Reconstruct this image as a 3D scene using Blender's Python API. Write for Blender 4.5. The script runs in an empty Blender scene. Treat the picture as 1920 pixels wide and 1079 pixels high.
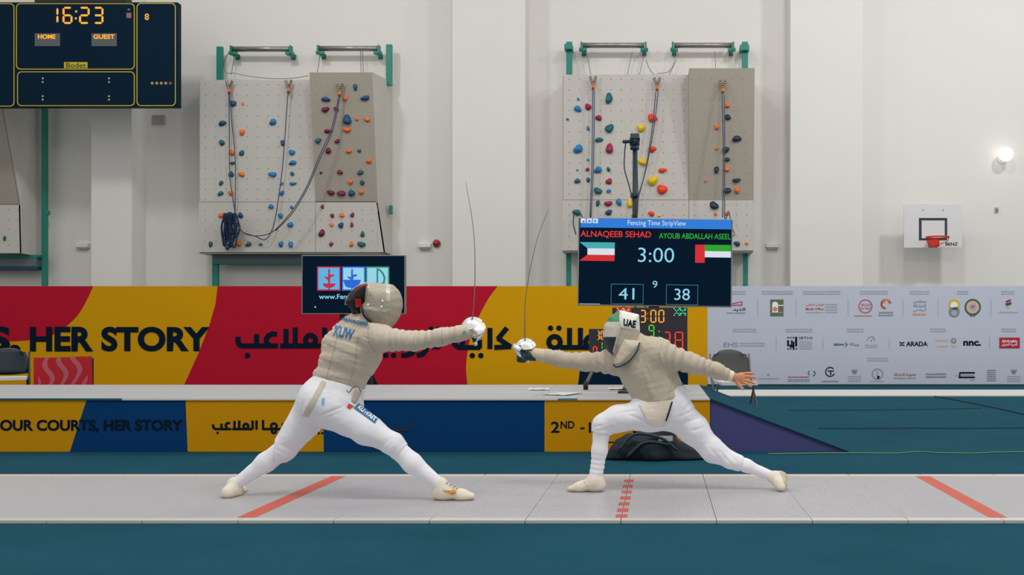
import bpy, bmesh, math, random, unicodedata
import numpy as np
from mathutils import Vector, Matrix
from mathutils.bvhtree import BVHTree

random.seed(7)
SC = bpy.context.scene
COL = SC.collection
# ------------------------------------------------------------------ camera
F, CX, CY, EYE = 1940.0, 1237.0, 624.0, 1.0     # focal length, principal point (1920x1079 frame), eye height
cam = bpy.data.cameras.new('camera'); cam.sensor_width = 36.0; cam.lens = F / 1920 * 36
cam.shift_x = -(CX - 960) / 1920; cam.shift_y = (CY - 539.5) / 1920
cam.clip_end = 200
camo = bpy.data.objects.new('camera', cam); COL.objects.link(camo)
camo.location = (0, 0, EYE); camo.rotation_euler = (math.pi / 2, 0, 0); SC.camera = camo
# ------------------------------------------------------------------ world, lamps, exposure
W = bpy.data.worlds.new('hall_ambient'); SC.world = W; W.use_nodes = True
bg = W.node_tree.nodes['Background']; bg.inputs[0].default_value = (1.0, 0.965, 0.915, 1); bg.inputs[1].default_value = 0.80
SC.view_settings.view_transform = 'Standard'; SC.view_settings.look = 'None'
SC.view_settings.exposure = -0.29; SC.view_settings.gamma = 1.0; SC.view_settings.use_curve_mapping = False
def lamp(x, y, z, power, size, col=(1.0, 0.965, 0.92), aim=None, spread=math.pi):
    l = bpy.data.lights.new('hall_light', 'AREA'); l.energy = power; l.size = size; l.color = col; l.spread = spread
    o = bpy.data.objects.new('hall_light', l); COL.objects.link(o); o.location = (x, y, z)
    if aim is not None:
        o.rotation_euler = (Vector(aim) - Vector((x, y, z))).to_track_quat('-Z', 'Y').to_euler()
    return o
WARM = (0.98, 0.99, 1.0)
for x, p in ((-8.2, 240), (-2.6, 120), (3.4, 200), (9.2, 450)):       # row of high-bay lamps nearer the back wall
    lamp(x, 14.2, 10.6, p, 0.9, WARM, aim=(x, 19.5, 3.0))
for x, p in ((-5.5, 170), (0.0, 280), (5.5, 280)):      # lamps over the fencing strip
    lamp(x, 3.5, 9.0, p, 1.8, (1.0, 0.97, 0.94))
# ------------------------------------------------------------------ helpers
def P(px, py, Y):                       # frame point at depth Y -> world
    return Vector(((px - CX) / F * Y, Y, EYE - (py - CY) / F * Y))
def lin(c):
    c = c / 255.0
    return c / 12.92 if c <= 0.04045 else ((c + 0.055) / 1.055) ** 2.4
MATS = {}
def mat(name, rgb, rough=0.6, metal=0.0, var=0.0, vscale=8.0, bump=0.0, bscale=60.0, emit=0.0, spec=0.5, stretch=None, coat=0.0, sheen=0.0):
    if name in MATS: return MATS[name]
    m = bpy.data.materials.new(name); m.use_nodes = True
    nt = m.node_tree; n = nt.nodes; b = n['Principled BSDF']
    c = (lin(rgb[0]), lin(rgb[1]), lin(rgb[2]), 1)
    b.inputs['Base Color'].default_value = c; b.inputs['Roughness'].default_value = rough
    b.inputs['Metallic'].default_value = metal; b.inputs['Specular IOR Level'].default_value = spec
    b.inputs['Coat Weight'].default_value = coat; b.inputs['Sheen Weight'].default_value = sheen
    tc = n.new('ShaderNodeTexCoord'); mp = n.new('ShaderNodeMapping')
    nt.links.new(tc.outputs['Object'], mp.inputs['Vector'])
    if stretch: mp.inputs['Scale'].default_value = stretch
    if var > 0:
        t = n.new('ShaderNodeTexNoise'); t.inputs['Scale'].default_value = vscale; t.inputs['Detail'].default_value = 5
        nt.links.new(mp.outputs[0], t.inputs['Vector'])
        mx = n.new('ShaderNodeMix'); mx.data_type = 'RGBA'
        mx.inputs[6].default_value = tuple(min(1, v * (1 - var)) for v in c[:3]) + (1,)
        mx.inputs[7].default_value = tuple(min(1, v * (1 + var)) for v in c[:3]) + (1,)
        nt.links.new(t.outputs[0], mx.inputs[0]); nt.links.new(mx.outputs[2], b.inputs['Base Color'])
    if bump > 0:
        t2 = n.new('ShaderNodeTexNoise'); t2.inputs['Scale'].default_value = bscale; t2.inputs['Detail'].default_value = 4
        nt.links.new(mp.outputs[0], t2.inputs['Vector'])
        bp = n.new('ShaderNodeBump'); bp.inputs['Strength'].default_value = bump; bp.inputs['Distance'].default_value = 0.01
        nt.links.new(t2.outputs[0], bp.inputs['Height']); nt.links.new(bp.outputs[0], b.inputs['Normal'])
    if emit > 0:
        b.inputs['Emission Color'].default_value = c; b.inputs['Emission Strength'].default_value = emit
        b.inputs['Base Color'].default_value = (0.01, 0.01, 0.01, 1)
    MATS[name] = m; return m
def empty(name, loc, label=None, cat=None, group=None):
    o = bpy.data.objects.new(name, None); COL.objects.link(o); o.location = loc; o.empty_display_size = 0.1
    if label: o['label'] = label
    if cat: o['category'] = cat
    if group: o['group'] = group
    return o
def mesh(name, vs, fs, m, parent=None, smooth=False, label=None, mi=None):
    me = bpy.data.meshes.new(name)
    off = Vector((0, 0, 0))
    if parent is not None:
        q = parent
        while q is not None: off = off + q.location; q = q.parent
    if len(vs) and not isinstance(vs, np.ndarray):
        vs = [(v[0] - off[0], v[1] - off[1], v[2] - off[2]) for v in vs]
    elif len(vs): vs = (vs - np.array(off)).tolist()
    me.from_pydata(vs, [], fs if isinstance(fs, list) else fs.tolist()); me.update()
    ms = m if isinstance(m, (list, tuple)) else [m]
    for x in ms: me.materials.append(x)
    if mi is not None: me.polygons.foreach_set('material_index', np.asarray(mi, dtype=np.int32))
    if smooth: me.polygons.foreach_set('use_smooth', np.ones(len(me.polygons), dtype=bool))
    o = bpy.data.objects.new(name, me); COL.objects.link(o)
    if parent is not None: o.parent = parent
    if label: o['label'] = label
    return o
def top(o, label, cat, group=None):
    o['label'] = label; o['category'] = cat
    if group: o['group'] = group
    return o
class MB:                                # collects shapes into one mesh
    def __init__(s): s.v = []; s.f = []
    def add(s, vs, fs):
        k = len(s.v); s.v += [tuple(v) for v in vs]; s.f += [tuple(i + k for i in f) for f in fs]; return s
    def box(s, x0, x1, y0, y1, z0, z1, bev=0.0):
        if bev > 0:
            bm = bmesh.new(); bmesh.ops.create_cube(bm, size=1)
            for v in bm.verts: v.co = Vector(((x0 + x1) / 2 + v.co.x * (x1 - x0), (y0 + y1) / 2 + v.co.y * (y1 - y0), (z0 + z1) / 2 + v.co.z * (z1 - z0)))
            bmesh.ops.bevel(bm, geom=list(bm.edges), offset=bev, segments=2, affect='EDGES', profile=0.6)
            bm.verts.index_update(); r = s.add([v.co.copy() for v in bm.verts], [[v.index for v in f.verts] for f in bm.faces]); bm.free(); return r
        return s.add([(x0, y0, z0), (x1, y0, z0), (x1, y1, z0), (x0, y1, z0), (x0, y0, z1), (x1, y0, z1), (x1, y1, z1), (x0, y1, z1)],
                     [(0, 3, 2, 1), (4, 5, 6, 7), (0, 1, 5, 4), (1, 2, 6, 5), (2, 3, 7, 6), (3, 0, 4, 7)])
    def hexa(s, q0, q1):                 # two quads (front, back), same winding
        return s.add(list(q0) + list(q1), [(0, 1, 2, 3), (7, 6, 5, 4), (0, 4, 5, 1), (1, 5, 6, 2), (2, 6, 7, 3), (3, 7, 4, 0)])
    def prism(s, pts, d):                # polygon pts (world) extruded by vector d
        n = len(pts); d = Vector(d)
        return s.add([Vector(p) for p in pts] + [Vector(p) + d for p in pts], [tuple(range(n)), tuple(range(2 * n - 1, n - 1, -1))] + [(i, n + i, n + (i + 1) % n, (i + 1) % n) for i in range(n)])
    def tube(s, pts, r, k=8, cap=True):
        pts = [Vector(p) for p in pts]; rs = r if isinstance(r, (list, tuple)) else [r] * len(pts)
        vs = []; fs = []; up = None
        for i, p in enumerate(pts):
            t = (pts[min(i + 1, len(pts) - 1)] - pts[max(i - 1, 0)]).normalized()
            if up is None: up = t.orthogonal().normalized()
            up = (up - t * up.dot(t)); up = up.normalized() if up.length > 1e-6 else t.orthogonal().normalized()
            b = t.cross(up)
            for j in range(k):
                a = 2 * math.pi * j / k; vs.append(p + (up * math.cos(a) + b * math.sin(a)) * rs[i])
        for i in range(len(pts) - 1):
            for j in range(k): fs.append((i * k + j, i * k + (j + 1) % k, (i + 1) * k + (j + 1) % k, (i + 1) * k + j))
        if cap: fs.append(tuple(range(k - 1, -1, -1))); fs.append(tuple((len(pts) - 1) * k + j for j in range(k)))
        return s.add(vs, fs)
    def lathe(s, prof, c, axis=(0, 0, 1), k=24):  # prof [(r,h)]
        ax = Vector(axis).normalized(); u = ax.orthogonal().normalized(); w = ax.cross(u); c = Vector(c); vs = []; fs = []
        for r, h in prof:
            for j in range(k):
                a = 2 * math.pi * j / k; vs.append(c + ax * h + (u * math.cos(a) + w * math.sin(a)) * r)
        for i in range(len(prof) - 1):
            for j in range(k): fs.append((i * k + j, i * k + (j + 1) % k, (i + 1) * k + (j + 1) % k, (i + 1) * k + j))
        return s.add(vs, fs)
    def build(s, name, m, parent=None, smooth=False, label=None): return mesh(name, s.v, s.f, m, parent, smooth, label)
def spline(pts, n=8):                    # Catmull-Rom through 2D/3D points
    pts = [Vector(p) for p in pts]; q = [pts[0] * 2 - pts[1]] + pts + [pts[-1] * 2 - pts[-2]]; out = []
    for i in range(1, len(q) - 2):
        for k in range(n):
            t = k / n; a, b, c, d = q[i - 1], q[i], q[i + 1], q[i + 2]
            out.append(0.5 * ((2 * b) + (c - a) * t + (2 * a - 5 * b + 4 * c - d) * t * t + (3 * b - a - 3 * c + d) * t ** 3))
    out.append(pts[-1]); return out
def ppoly(pts, Y, th=0.004):             # frame polygon -> thin solid whose front lies at depth Y
    w = [P(x, y, Y) for x, y in pts]
    ar = sum(pts[i][0] * pts[(i + 1) % len(pts)][1] - pts[(i + 1) % len(pts)][0] * pts[i][1] for i in range(len(pts)))
    if ar > 0: w.reverse()
    return MB().prism(w, (0, th, 0))
def rect(x0, y0, x1, y1): return [(x0, y0), (x1, y0), (x1, y1), (x0, y1)]
def rrect(x0, y0, x1, y1, r, n=6):
    o = []
    for cx, cy, a0 in ((x1 - r, y0 + r, -90), (x1 - r, y1 - r, 0), (x0 + r, y1 - r, 90), (x0 + r, y0 + r, 180)):
        for k in range(n + 1):
            a = math.radians(a0 + 90 * k / n); o.append((cx + r * math.cos(a), cy + r * math.sin(a)))
    return o
def ring(outer, inner, Y, th=0.004):     # band between two loops of equal length
    n = len(outer); mb = MB()
    o0 = [P(x, y, Y) for x, y in outer]; i0 = [P(x, y, Y) for x, y in inner]; d = Vector((0, th, 0))
    mb.add(o0 + i0 + [p + d for p in o0] + [p + d for p in i0],
           [f for k in range(n) for f in (((k + 1) % n, k, n + k, n + (k + 1) % n), (k, (k + 1) % n, 2 * n + (k + 1) % n, 2 * n + k), (n + (k + 1) % n, n + k, 3 * n + k, 3 * n + (k + 1) % n))])
    return mb
def circ(cx, cy, r, n=20, ry=None): return [(cx + r * math.cos(2 * math.pi * k / n), cy + (ry or r) * math.sin(2 * math.pi * k / n)) for k in range(n)]
def stroke(paths, w, Y, th=0.003):       # thick letter strokes drawn as proud ribbons; each path a list of frame points
    mb = MB(); k = 0
    for pts in paths:
        pts = [Vector(p) for p in pts]
        for i in range(len(pts) - 1):
            a, b = pts[i], pts[i + 1]; d = (b - a)
            if d.length < 1e-4: continue
            d.normalize(); nrm = Vector((-d.y, d.x)) * w / 2; e = d * w * 0.18 if len(pts) > 2 else d * 0
            q = [a - e + nrm, b + e + nrm, b + e - nrm, a - e - nrm]; k += 1
            mb2 = ppoly([(v.x, v.y) for v in q], Y - 0.00004 * k, th); mb.add(mb2.v, mb2.f)
    return mb
def strokes(paths, w, Y, m, parent, lab):     # one part per connected run of strokes
    n = len(paths); g = list(range(n)); S = []
    for p in paths:
        s = []
        for i in range(len(p) - 1):
            L = math.dist(p[i], p[i + 1]); k = max(1, int(L / 2)); s += [(p[i][0] + (p[i + 1][0] - p[i][0]) * t / k, p[i][1] + (p[i + 1][1] - p[i][1]) * t / k) for t in range(k + 1)]
        S.append(s)
    for i in range(n):
        for j in range(i):
            if any(math.dist(u, v) < w * .9 for u in S[i] for v in S[j]): a, b = g[i], g[j]; g = [b if x == a else x for x in g]
    for c in sorted(set(g)): stroke([paths[i] for i in range(n) if g[i] == c], w, Y).build('lettering', m, parent, label=lab)
# --- text
FORMS = {}
for cp in range(0xFE70, 0xFEFD):
    d = unicodedata.decomposition(chr(cp)).split()
    if len(d) >= 2: FORMS.setdefault(tuple(int(x, 16) for x in d[1:]), {})[d[0][1:-1]] = chr(cp)
def arabic(s):
    NJ = set('اأإآدذرزوؤةىء'); out = []; i = 0; pj = False
    while i < len(s):
        c = s[i]; key = (ord(c),); step = 1
        if c == 'ل' and i + 1 < len(s) and s[i + 1] in 'اأإآ': key = (ord(c), ord(s[i + 1])); step = 2
        if key not in FORMS: out.append(c); pj = False; i += 1; continue
        nx = s[i + step] if i + step < len(s) else ' '
        nj = (ord(nx),) in FORMS and s[i + step - 1] not in NJ and nx != 'ء'
        f = 'medial' if pj and nj else 'final' if pj else 'initial' if nj else 'isolated'
        out.append(FORMS[key].get(f, FORMS[key].get('isolated'))); pj = nj; i += step
    return ''.join(reversed(out))
def text2d(body, bold=0.0):
    if any('\u0600' <= ch <= '\u06ff' for ch in body): body = arabic(body)
    c = bpy.data.curves.new('text', 'FONT'); c.body = body; c.offset = bold; c.resolution_u = 6; c.fill_mode = 'FRONT'
    o = bpy.data.objects.new('text', c); COL.objects.link(o)
    dg = bpy.context.evaluated_depsgraph_get(); ev = o.evaluated_get(dg); me = ev.to_mesh()
    vs = [(v.co.x, v.co.y) for v in me.vertices]; fs = [tuple(p.vertices) for p in me.polygons]
    ev.to_mesh_clear(); bpy.data.objects.remove(o); bpy.data.curves.remove(c)
    xs = [v[0] for v in vs]; ys = [v[1] for v in vs]
    a, b, lo, hi = min(xs), max(xs), min(ys), max(ys)
    return [((x - a) / (b - a), (hi - y) / (hi - lo)) for x, y in vs], fs     # unit box, y down
def text(body, x0, y0, x1, y1, Y, m, parent, name='lettering', bold=0.02, label=None):
    vs, fs = text2d(body, bold)
    w = [P(x0 + u * (x1 - x0), y0 + v * (y1 - y0), Y) for u, v in vs]
    return mesh(name, w, fs, m, parent, label=label)
SEG = {'0': 'abcdef', '1': 'bc', '2': 'abged', '3': 'abgcd', '4': 'fgbc', '6': 'afgedc', '8': 'abcdefg', '9': 'abcdfg'}
def seg7(mb, ch, x0, y0, x1, y1, w, Y, gap=0.8):
    ym = (y0 + y1) / 2; h = w / 2
    S = {'a': ((x0, y0), (x1, y0)), 'g': ((x0, ym), (x1, ym)), 'd': ((x0, y1), (x1, y1)), 'f': ((x0, y0), (x0, ym)), 'b': ((x1, y0), (x1, ym)), 'e': ((x0, ym), (x0, y1)), 'c': ((x1, ym), (x1, y1))}
    for s in SEG[ch]:
        (ax, ay), (bx, by) = S[s]
        if ay == by: q = [(ax + gap, ay), (ax + gap + h, ay - h), (bx - gap - h, ay - h), (bx - gap, ay), (bx - gap - h, ay + h), (ax + gap + h, ay + h)]
        else: q = [(ax, ay + gap), (ax + h, ay + gap + h), (ax + h, by - gap - h), (ax, by - gap), (ax - h, by - gap - h), (ax - h, ay + gap + h)]
        t = ppoly(q, Y, 0.004); mb.add(t.v, t.f)
# ------------------------------------------------------------------ materials
M_wall = mat('painted_wall', (226, 223, 218), 0.75, var=0.02, vscale=0.7, bump=0.04, bscale=30)
M_floor = mat('teal_carpet', (27, 75, 92), 0.95, var=0.22, vscale=1.4, bump=0.25, bscale=220, spec=0.05)
M_climb = mat('climbing_board', (198, 194, 187), 0.8, var=0.03, vscale=3, bump=0.15, bscale=90)
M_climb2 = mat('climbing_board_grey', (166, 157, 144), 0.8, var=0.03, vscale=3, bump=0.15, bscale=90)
M_green = mat('green_steel', (8, 128, 112), 0.45)
M_steel = mat('brushed_steel', (150, 148, 142), 0.35, metal=0.7)
M_grey = mat('grey_plastic', (120, 122, 124), 0.5)
M_black = mat('black_plastic', (18, 20, 24), 0.45)
M_dark = mat('dark_fabric', (12, 28, 38), 0.8, var=0.2, bump=0.2)
M_white = mat('white_plastic', (228, 226, 222), 0.5)
M_lednavy = mat('scoreboard_navy', (0, 30, 50), 0.5, spec=.08)
M_yellowline = mat('yellow_line', (190, 172, 40), 0.5)
M_ledor = mat('led_amber', (255, 170, 40), emit=1.35)
M_ledred = mat('led_red', (255, 50, 28), emit=1.3)
M_ledgrn = mat('led_green', (90, 225, 40), emit=1.0)
M_ledteal = mat('led_teal', (60, 255, 190), emit=1.2)
M_red = mat('banner_red', (186, 18, 46), 0.8, bump=0.05, bscale=4, spec=.15)
M_yel = mat('banner_yellow', (214, 156, 0), 0.8, bump=0.05, bscale=4, spec=.15)
M_navy = mat('banner_navy', (2, 30, 54), 0.8, spec=.1)
M_blue = mat('board_blue', (0, 58, 110), 0.7, spec=.1)
M_ink = mat('ink_dark_navy', (4, 26, 44), 0.8, spec=.1)
M_spon = mat('sponsor_sheet', (188, 195, 211), 0.8, bump=0.08, bscale=3)
M_alu = mat('aluminium_strip', (200, 200, 205), 0.42, metal=0.35, var=0.05, vscale=5, stretch=(6, 0.6, 1))
M_rail = mat('aluminium_rail', (214, 210, 206), 0.4, metal=0.3)
M_railb = mat('aluminium_rail_back', (220, 200, 190), 0.45, metal=0.2)
M_tape = mat('red_tape', (196, 84, 66), 0.55, var=0.08, vscale=6)
# ------------------------------------------------------------------ structure
def struct(name, mb, m, smooth=False):
    o = mb.build(name, m); o['kind'] = 'structure'; return o
YW = 22.0
struct('floor', MB().box(-26, 22, -4, 23.5, -0.3, 0.0), M_floor)
struct('wall_back', MB().box(-26, 22, YW, YW + 0.5, -0.3, 12.5), M_wall)
def pillar(n, px0, px1, yf):
    X0 = (px0 - CX) / F * yf; X1 = (px1 - CX) / F * yf
    struct('trim_%d' % n, MB().box(X0, X1, yf, YW + 0.1, 0, 12.5, 0.004), M_wall)
pillar(1, 171, 247, 21.4); pillar(2, 848, 985, 21.4); pillar(3, 1482, 1618, 21.4)
# ------------------------------------------------------------------ climbing walls
HC = {'B': mat('hold_navy_blue', (4, 72, 112), 0.5), 'b': mat('hold_blue', (22, 118, 176), 0.5), 't': mat('hold_teal', (4, 92, 104), 0.5),
      'o': mat('hold_orange', (238, 112, 30), 0.5), 'p': mat('hold_plum', (112, 18, 62), 0.5), 'c': mat('hold_crimson', (156, 14, 72), 0.5),
      'r': mat('hold_red', (236, 60, 24), 0.5), 'y': mat('hold_yellow', (228, 190, 20), 0.5), 'n': mat('hold_dark_navy', (6, 44, 66), 0.5)}
HN = {'B': 'dark blue', 'b': 'bright blue', 't': 'teal', 'o': 'orange', 'p': 'plum', 'c': 'crimson', 'r': 'red orange', 'y': 'yellow', 'n': 'dark navy'}
def hold(parent, px, py, w, h, col, Yf):
    # lumpy bolted hold standing proud of the board at depth Yf
    c = P(px, py, Yf); rx = w / 2 / F * Yf; rz = h / 2 / F * Yf; ry = 0.5 * (rx + rz) * 0.9
    rnd = random.Random(int(px * 131 + py * 17)); vs = []; fs = []; nu, nv = 16, 7
    ph = [rnd.uniform(0, 6.28) for _ in range(4)]; sk = rnd.uniform(-0.35, 0.35); tl = rnd.uniform(-0.5, 0.5)
    for i in range(nv + 1):
        e = i / nv * math.pi / 2
        for j in range(nu):
            a = 2 * math.pi * j / nu
            lump = 1 + 0.14 * math.sin(2 * a + ph[0]) + 0.1 * math.sin(3 * a + ph[1])
            x = math.cos(a) * math.cos(e) * lump; z = math.sin(a) * math.cos(e) * lump
            y = -math.sin(e) * (1 + 0.25 * math.sin(a + ph[2]) * math.cos(e))
            x, z = x * math.cos(tl) - z * math.sin(tl) * 0.6, z * math.cos(tl) + x * math.sin(tl) * 0.6
            vs.append((c.x + rx * (x + sk * -y * 0.5), c.y + ry * y, c.z + rz * (z + 0.25 * y)))
    for i in range(nv):
        for j in range(nu): fs.append((i * nu + j, i * nu + (j + 1) % nu, (i + 1) * nu + (j + 1) % nu, (i + 1) * nu + j))
    return mesh('climbing_hold', vs, fs, HC[col], parent, True, HN[col] + ' climbing hold')
ZB = {2: (340, 60, 4.316), 3: (340, 280, 4.316), 4: (1020, 60, 4.316), 5: (1020, 280, 4.316)}
L_flat = [(2, 418,578,70,45,'B'),(2, 500,580,20,28,'o'),(2, 335,740,70,45,'B'),(2, 495,812,52,50,'o'),(2, 742,730,62,50,'b'),(2, 330,897,50,48,'t'),(2, 822,897,40,45,'B'),(2, 412,977,48,48,'o'),(2, 490,980,40,50,'t'),(2, 895,975,50,50,'b'),(2, 415,1062,40,28,'B'),(2, 902,1060,65,38,'b'),
 (3, 405,203,40,50,'B'),(3, 490,202,54,40,'o'),(3, 740,203,65,42,'b'),(3, 897,198,32,35,'t'),(3, 322,273,36,38,'t'),(3, 812,278,28,28,'b'),(3, 903,278,55,28,'b'),(3, 320,358,46,38,'t'),(3, 402,355,42,45,'o'),(3, 813,355,42,40,'b'),(3, 727,463,42,44,'b'),(3, 893,470,26,30,'b'),(3, 322,533,40,46,'o'),(3, 803,538,48,38,'b'),(3, 883,610,48,50,'b'),(3, 238,767,40,44,'t'),(3, 395,778,65,32,'t'),(3, 465,763,50,42,'o'),(3, 545,770,48,38,'t'),(3, 643,770,30,28,'b'),(3, 808,768,44,44,'b'),(3, 886,770,42,44,'b'),(3, 400,530,66,46,'B'),(3, 480,535,46,46,'B'),
 (3, 1142,466,30,30,'p'),(3, 1222,538,32,36,'p'),(3, 1300,533,46,36,'o'),(3, 1385,532,36,34,'p'),(3, 1217,610,36,32,'o'),(3, 1292,615,54,44,'B'),(3, 1380,612,30,36,'p'),(3, 1138,680,52,60,'p'),(3, 1467,690,38,42,'t'),(3, 1214,768,30,36,'p'),(3, 1376,768,34,40,'o'),(3, 1458,770,66,48,'t')]
L_over = [(2, 1407,445,38,50,'t'),(2, 1170,545,72,42,'B'),(2, 1330,535,38,42,'o'),(2, 1490,535,72,42,'B'),(2, 1167,627,72,42,'p'),(2, 1253,625,42,40,'p'),(2, 1343,710,75,75,'B'),(2, 1421,705,30,30,'o'),(2, 1505,705,48,45,'o'),(2, 1342,790,60,48,'o'),(2, 1188,803,62,38,'p'),(2, 1107,880,58,42,'t'),(2, 1263,885,50,35,'p'),(2, 1190,962,52,45,'p'),(2, 1355,965,48,38,'o'),(2, 1440,962,32,32,'t'),(2, 1518,1045,56,38,'o'),
 (3, 1130,190,26,22,'t'),(3, 1285,185,45,38,'p'),(3, 1450,188,52,38,'t'),(3, 1368,265,48,36,'o'),(3, 1464,270,42,36,'B'),(3, 1210,352,58,46,'p'),(3, 1297,356,66,50,'p'),(3, 1378,356,66,46,'B'),(3, 1460,347,40,42,'o')]
R_flat = [(4, 276,543,20,24,'b'),(4, 273,622,66,52,'b'),(4, 357,607,48,60,'c'),(4, 191,707,22,20,'t'),(4, 442,695,50,52,'c'),(4, 527,537,62,82,'t'),(4, 357,780,26,36,'b'),(4, 530,780,66,76,'t'),(4, 445,873,64,38,'t'),(4, 277,948,72,76,'b'),(4, 530,945,68,74,'c'),(4, 357,1035,20,24,'b'),(4, 878,697,84,62,'r'),(4, 785,778,78,60,'y'),(4, 876,950,74,46,'r'),(4, 803,1050,80,60,'y'),
 (5, 270,170,18,18,'b'),(5, 352,163,30,34,'c'),(5, 437,168,66,52,'b'),(5, 522,163,34,40,'t'),(5, 270,257,46,44,'t'),(5, 358,248,36,36,'t'),(5, 525,260,50,52,'c'),(5, 437,337,66,54,'t'),(5, 524,338,38,34,'b'),(5, 436,437,36,48,'t'),(5, 520,440,66,50,'c'),(5, 606,428,44,66,'b'),(5, 695,440,54,60,'y'),(5, 265,512,72,48,'t'),(5, 524,512,62,44,'B'),(5, 957,170,78,36,'r'),(5, 880,255,80,86,'y'),(5, 955,325,76,86,'r'),(5, 870,522,54,42,'r'),(5, 930,540,26,20,'y'),
 (5, 1375,455,70,68,'n'),(5, 1388,525,28,26,'o'),(5, 1483,518,40,34,'o'),(5, 1562,765,52,42,'n'),(5, 1640,762,26,24,'o')]
R_over = [(4, 1482,595,42,46,'o'),(4, 1485,690,64,42,'n'),(4, 1396,768,42,44,'o'),(4, 1562,865,86,46,'n'),(4, 1395,943,28,28,'o'),(4, 1470,955,62,52,'n'),(4, 1480,1033,52,36,'n'),
 (5, 1395,165,46,52,'n'),(5, 1475,160,48,42,'o'),(5, 1308,256,24,20,'o'),(5, 1557,252,66,36,'n'),(5, 1482,335,70,50,'n'),(5, 1562,333,50,46,'o')]
YF, YO = 21.3, 20.9                      # flat boards; top of the overhanging wedge
def slab(q, dy): return MB().hexa([Vector(p) for p in q], [Vector((p[0], p[1] + dy, p[2])) for p in q])
def yover(py, y0, y1): return YO + (YF - YO) * (py - y0) / (y1 - y0)
M_tnut = mat('bolt_hole', (122, 118, 112), 0.7)
def tnuts(parent, spots):
    mb = MB()
    for px, py, Y in spots:
        c = P(px, py, Y - 0.002); r = 0.011
        mb.add([c + Vector((math.cos(a) * r, 0, math.sin(a) * r)) for a in [k * math.pi / 3 for k in range(6)]] + [c + Vector((0, -0.002, 0))], [(k, (k + 1) % 6, 6) for k in range(6)])
    o = mb.build('bolt_holes', M_tnut, parent); o['kind'] = 'stuff'
def climbing_wall(label, fl, ov, seam, hf, ho, side_l, side_r, extra=None):
    # fl flat board (x0,y0,x1,y1); ov overhang (xt0,yt,xt1,xb0,yb,xb1) in frame pixels
    x0, y0, x1, y1 = fl; xt0, yt, xt1, xb0, yb, xb1 = ov
    root = empty('climbing_wall', P((x0 + x1) / 2, y1, YF), label, 'climbing wall')
    A = lambda x, y, Y=YF: P(x, y, Y)
    pieces = [('board', [A(x0, y0), A(xb0 - 0.6, y0), A(xb0 - 0.6, seam - .4), A(x0, seam - .4)], M_climb), ('board', [A(x0 - 2, seam + .4), A(xb0 - 0.6, seam + .4), A(xb0 - 0.6, y1), A(x0 - 3, y1)], M_climb), ('board', [A(xb0 + .2, seam + .4), A(xb1, seam + .4), A(xb1, y1), A(xb0 + .2, y1)], M_climb)]
    for nme, q, m in pieces:
        q = [q[3], q[2], q[1], q[0]]
        slab(q, 0.05).build(nme, m, root)
    t0, t1, b0, b1 = P(xt0, yt, YO), P(xt1, yt, YO), P(xb0, yb, YF), P(xb1, yb, YF)
    Bk = lambda p: Vector((p.x, YW - 0.02, p.z))
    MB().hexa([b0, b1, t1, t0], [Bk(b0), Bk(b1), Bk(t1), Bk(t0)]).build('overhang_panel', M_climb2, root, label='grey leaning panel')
    # box sides and bottom
    bl, tl = P(x0 - 3, y1, YF), P(x0, y0, YF); br = P(xb1, y1, YF)
    mb = MB(); mb.box(bl.x, bl.x + 0.03, YF + 0.05, YW - 0.02, bl.z, tl.z); mb.box(br.x - 0.03, br.x, YF + 0.05, YW - 0.02, br.z, b1.z)
    mb.box(bl.x, br.x, YF + 0.05, YW - 0.02, bl.z - 0.03, bl.z); mb.build('side_panels', M_climb, root)
    for z in hf:
        ox, oy, s = ZB[z[0]]; hold(root, ox + z[1] / s, oy + z[2] / s, z[3] / s, z[4] / s, z[5], YF)
    for z in ho:
        ox, oy, s = ZB[z[0]]; py = oy + z[2] / s; hold(root, ox + z[1] / s, py, z[3] / s, z[4] / s, z[5], yover(py, yt, yb))
    sp = []; st = 19.6
    y = y0 + 9
    while y < y1 - 4:
        x = x0 + 10
        while x < xb1 - 4:
            if not (x > xb0 - 5 and y < yb): sp.append((x, y, YF))
            elif x > xb0 + 8: sp.append((x - 8 * (yb - y) / (yb - yt), y, yover(y, yt, yb)))
            x += st
        y += st
    tnuts(root, sp)
    return root
cwL = climbing_wall('climbing wall behind the left fencer with loose rope coil and plum holds', (375, 150, 708, 473), (580, 136, 698, 592, 378, 708), 379, L_flat, L_over, 1, 1)
# slanted right flank of the left wall
q0 = [P(698, 135, YO), P(708, 378, YF), P(722, 473, YF), Vector((P(735, 473, YW).x, YW - .02, P(0, 473, YF).z)), Vector((P(735, 158, YW).x, YW - .02, P(0, 155, YW).z))]
MB().add(q0 + [p + Vector((-0.03, 0, 0)) for p in q0], [(0, 1, 2, 3, 4), (9, 8, 7, 6, 5)] + [(i, 5 + i, 5 + (i + 1) % 5, (i + 1) % 5) for i in range(5)]).build('flank_panel', M_climb, cwL)
slab([P(708.3, 473, YF), P(722, 473, YF), P(708.9, 379, YF), P(708.3, 379, YF)], 0.05).build('board', M_climb, cwL)
cwR = climbing_wall('climbing wall behind the large score screen with yellow and red holds', (1057, 140, 1413, 470), (1292, 128, 1415, 1292, 376, 1413), 375, R_flat, R_over, 1, 1)
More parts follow.
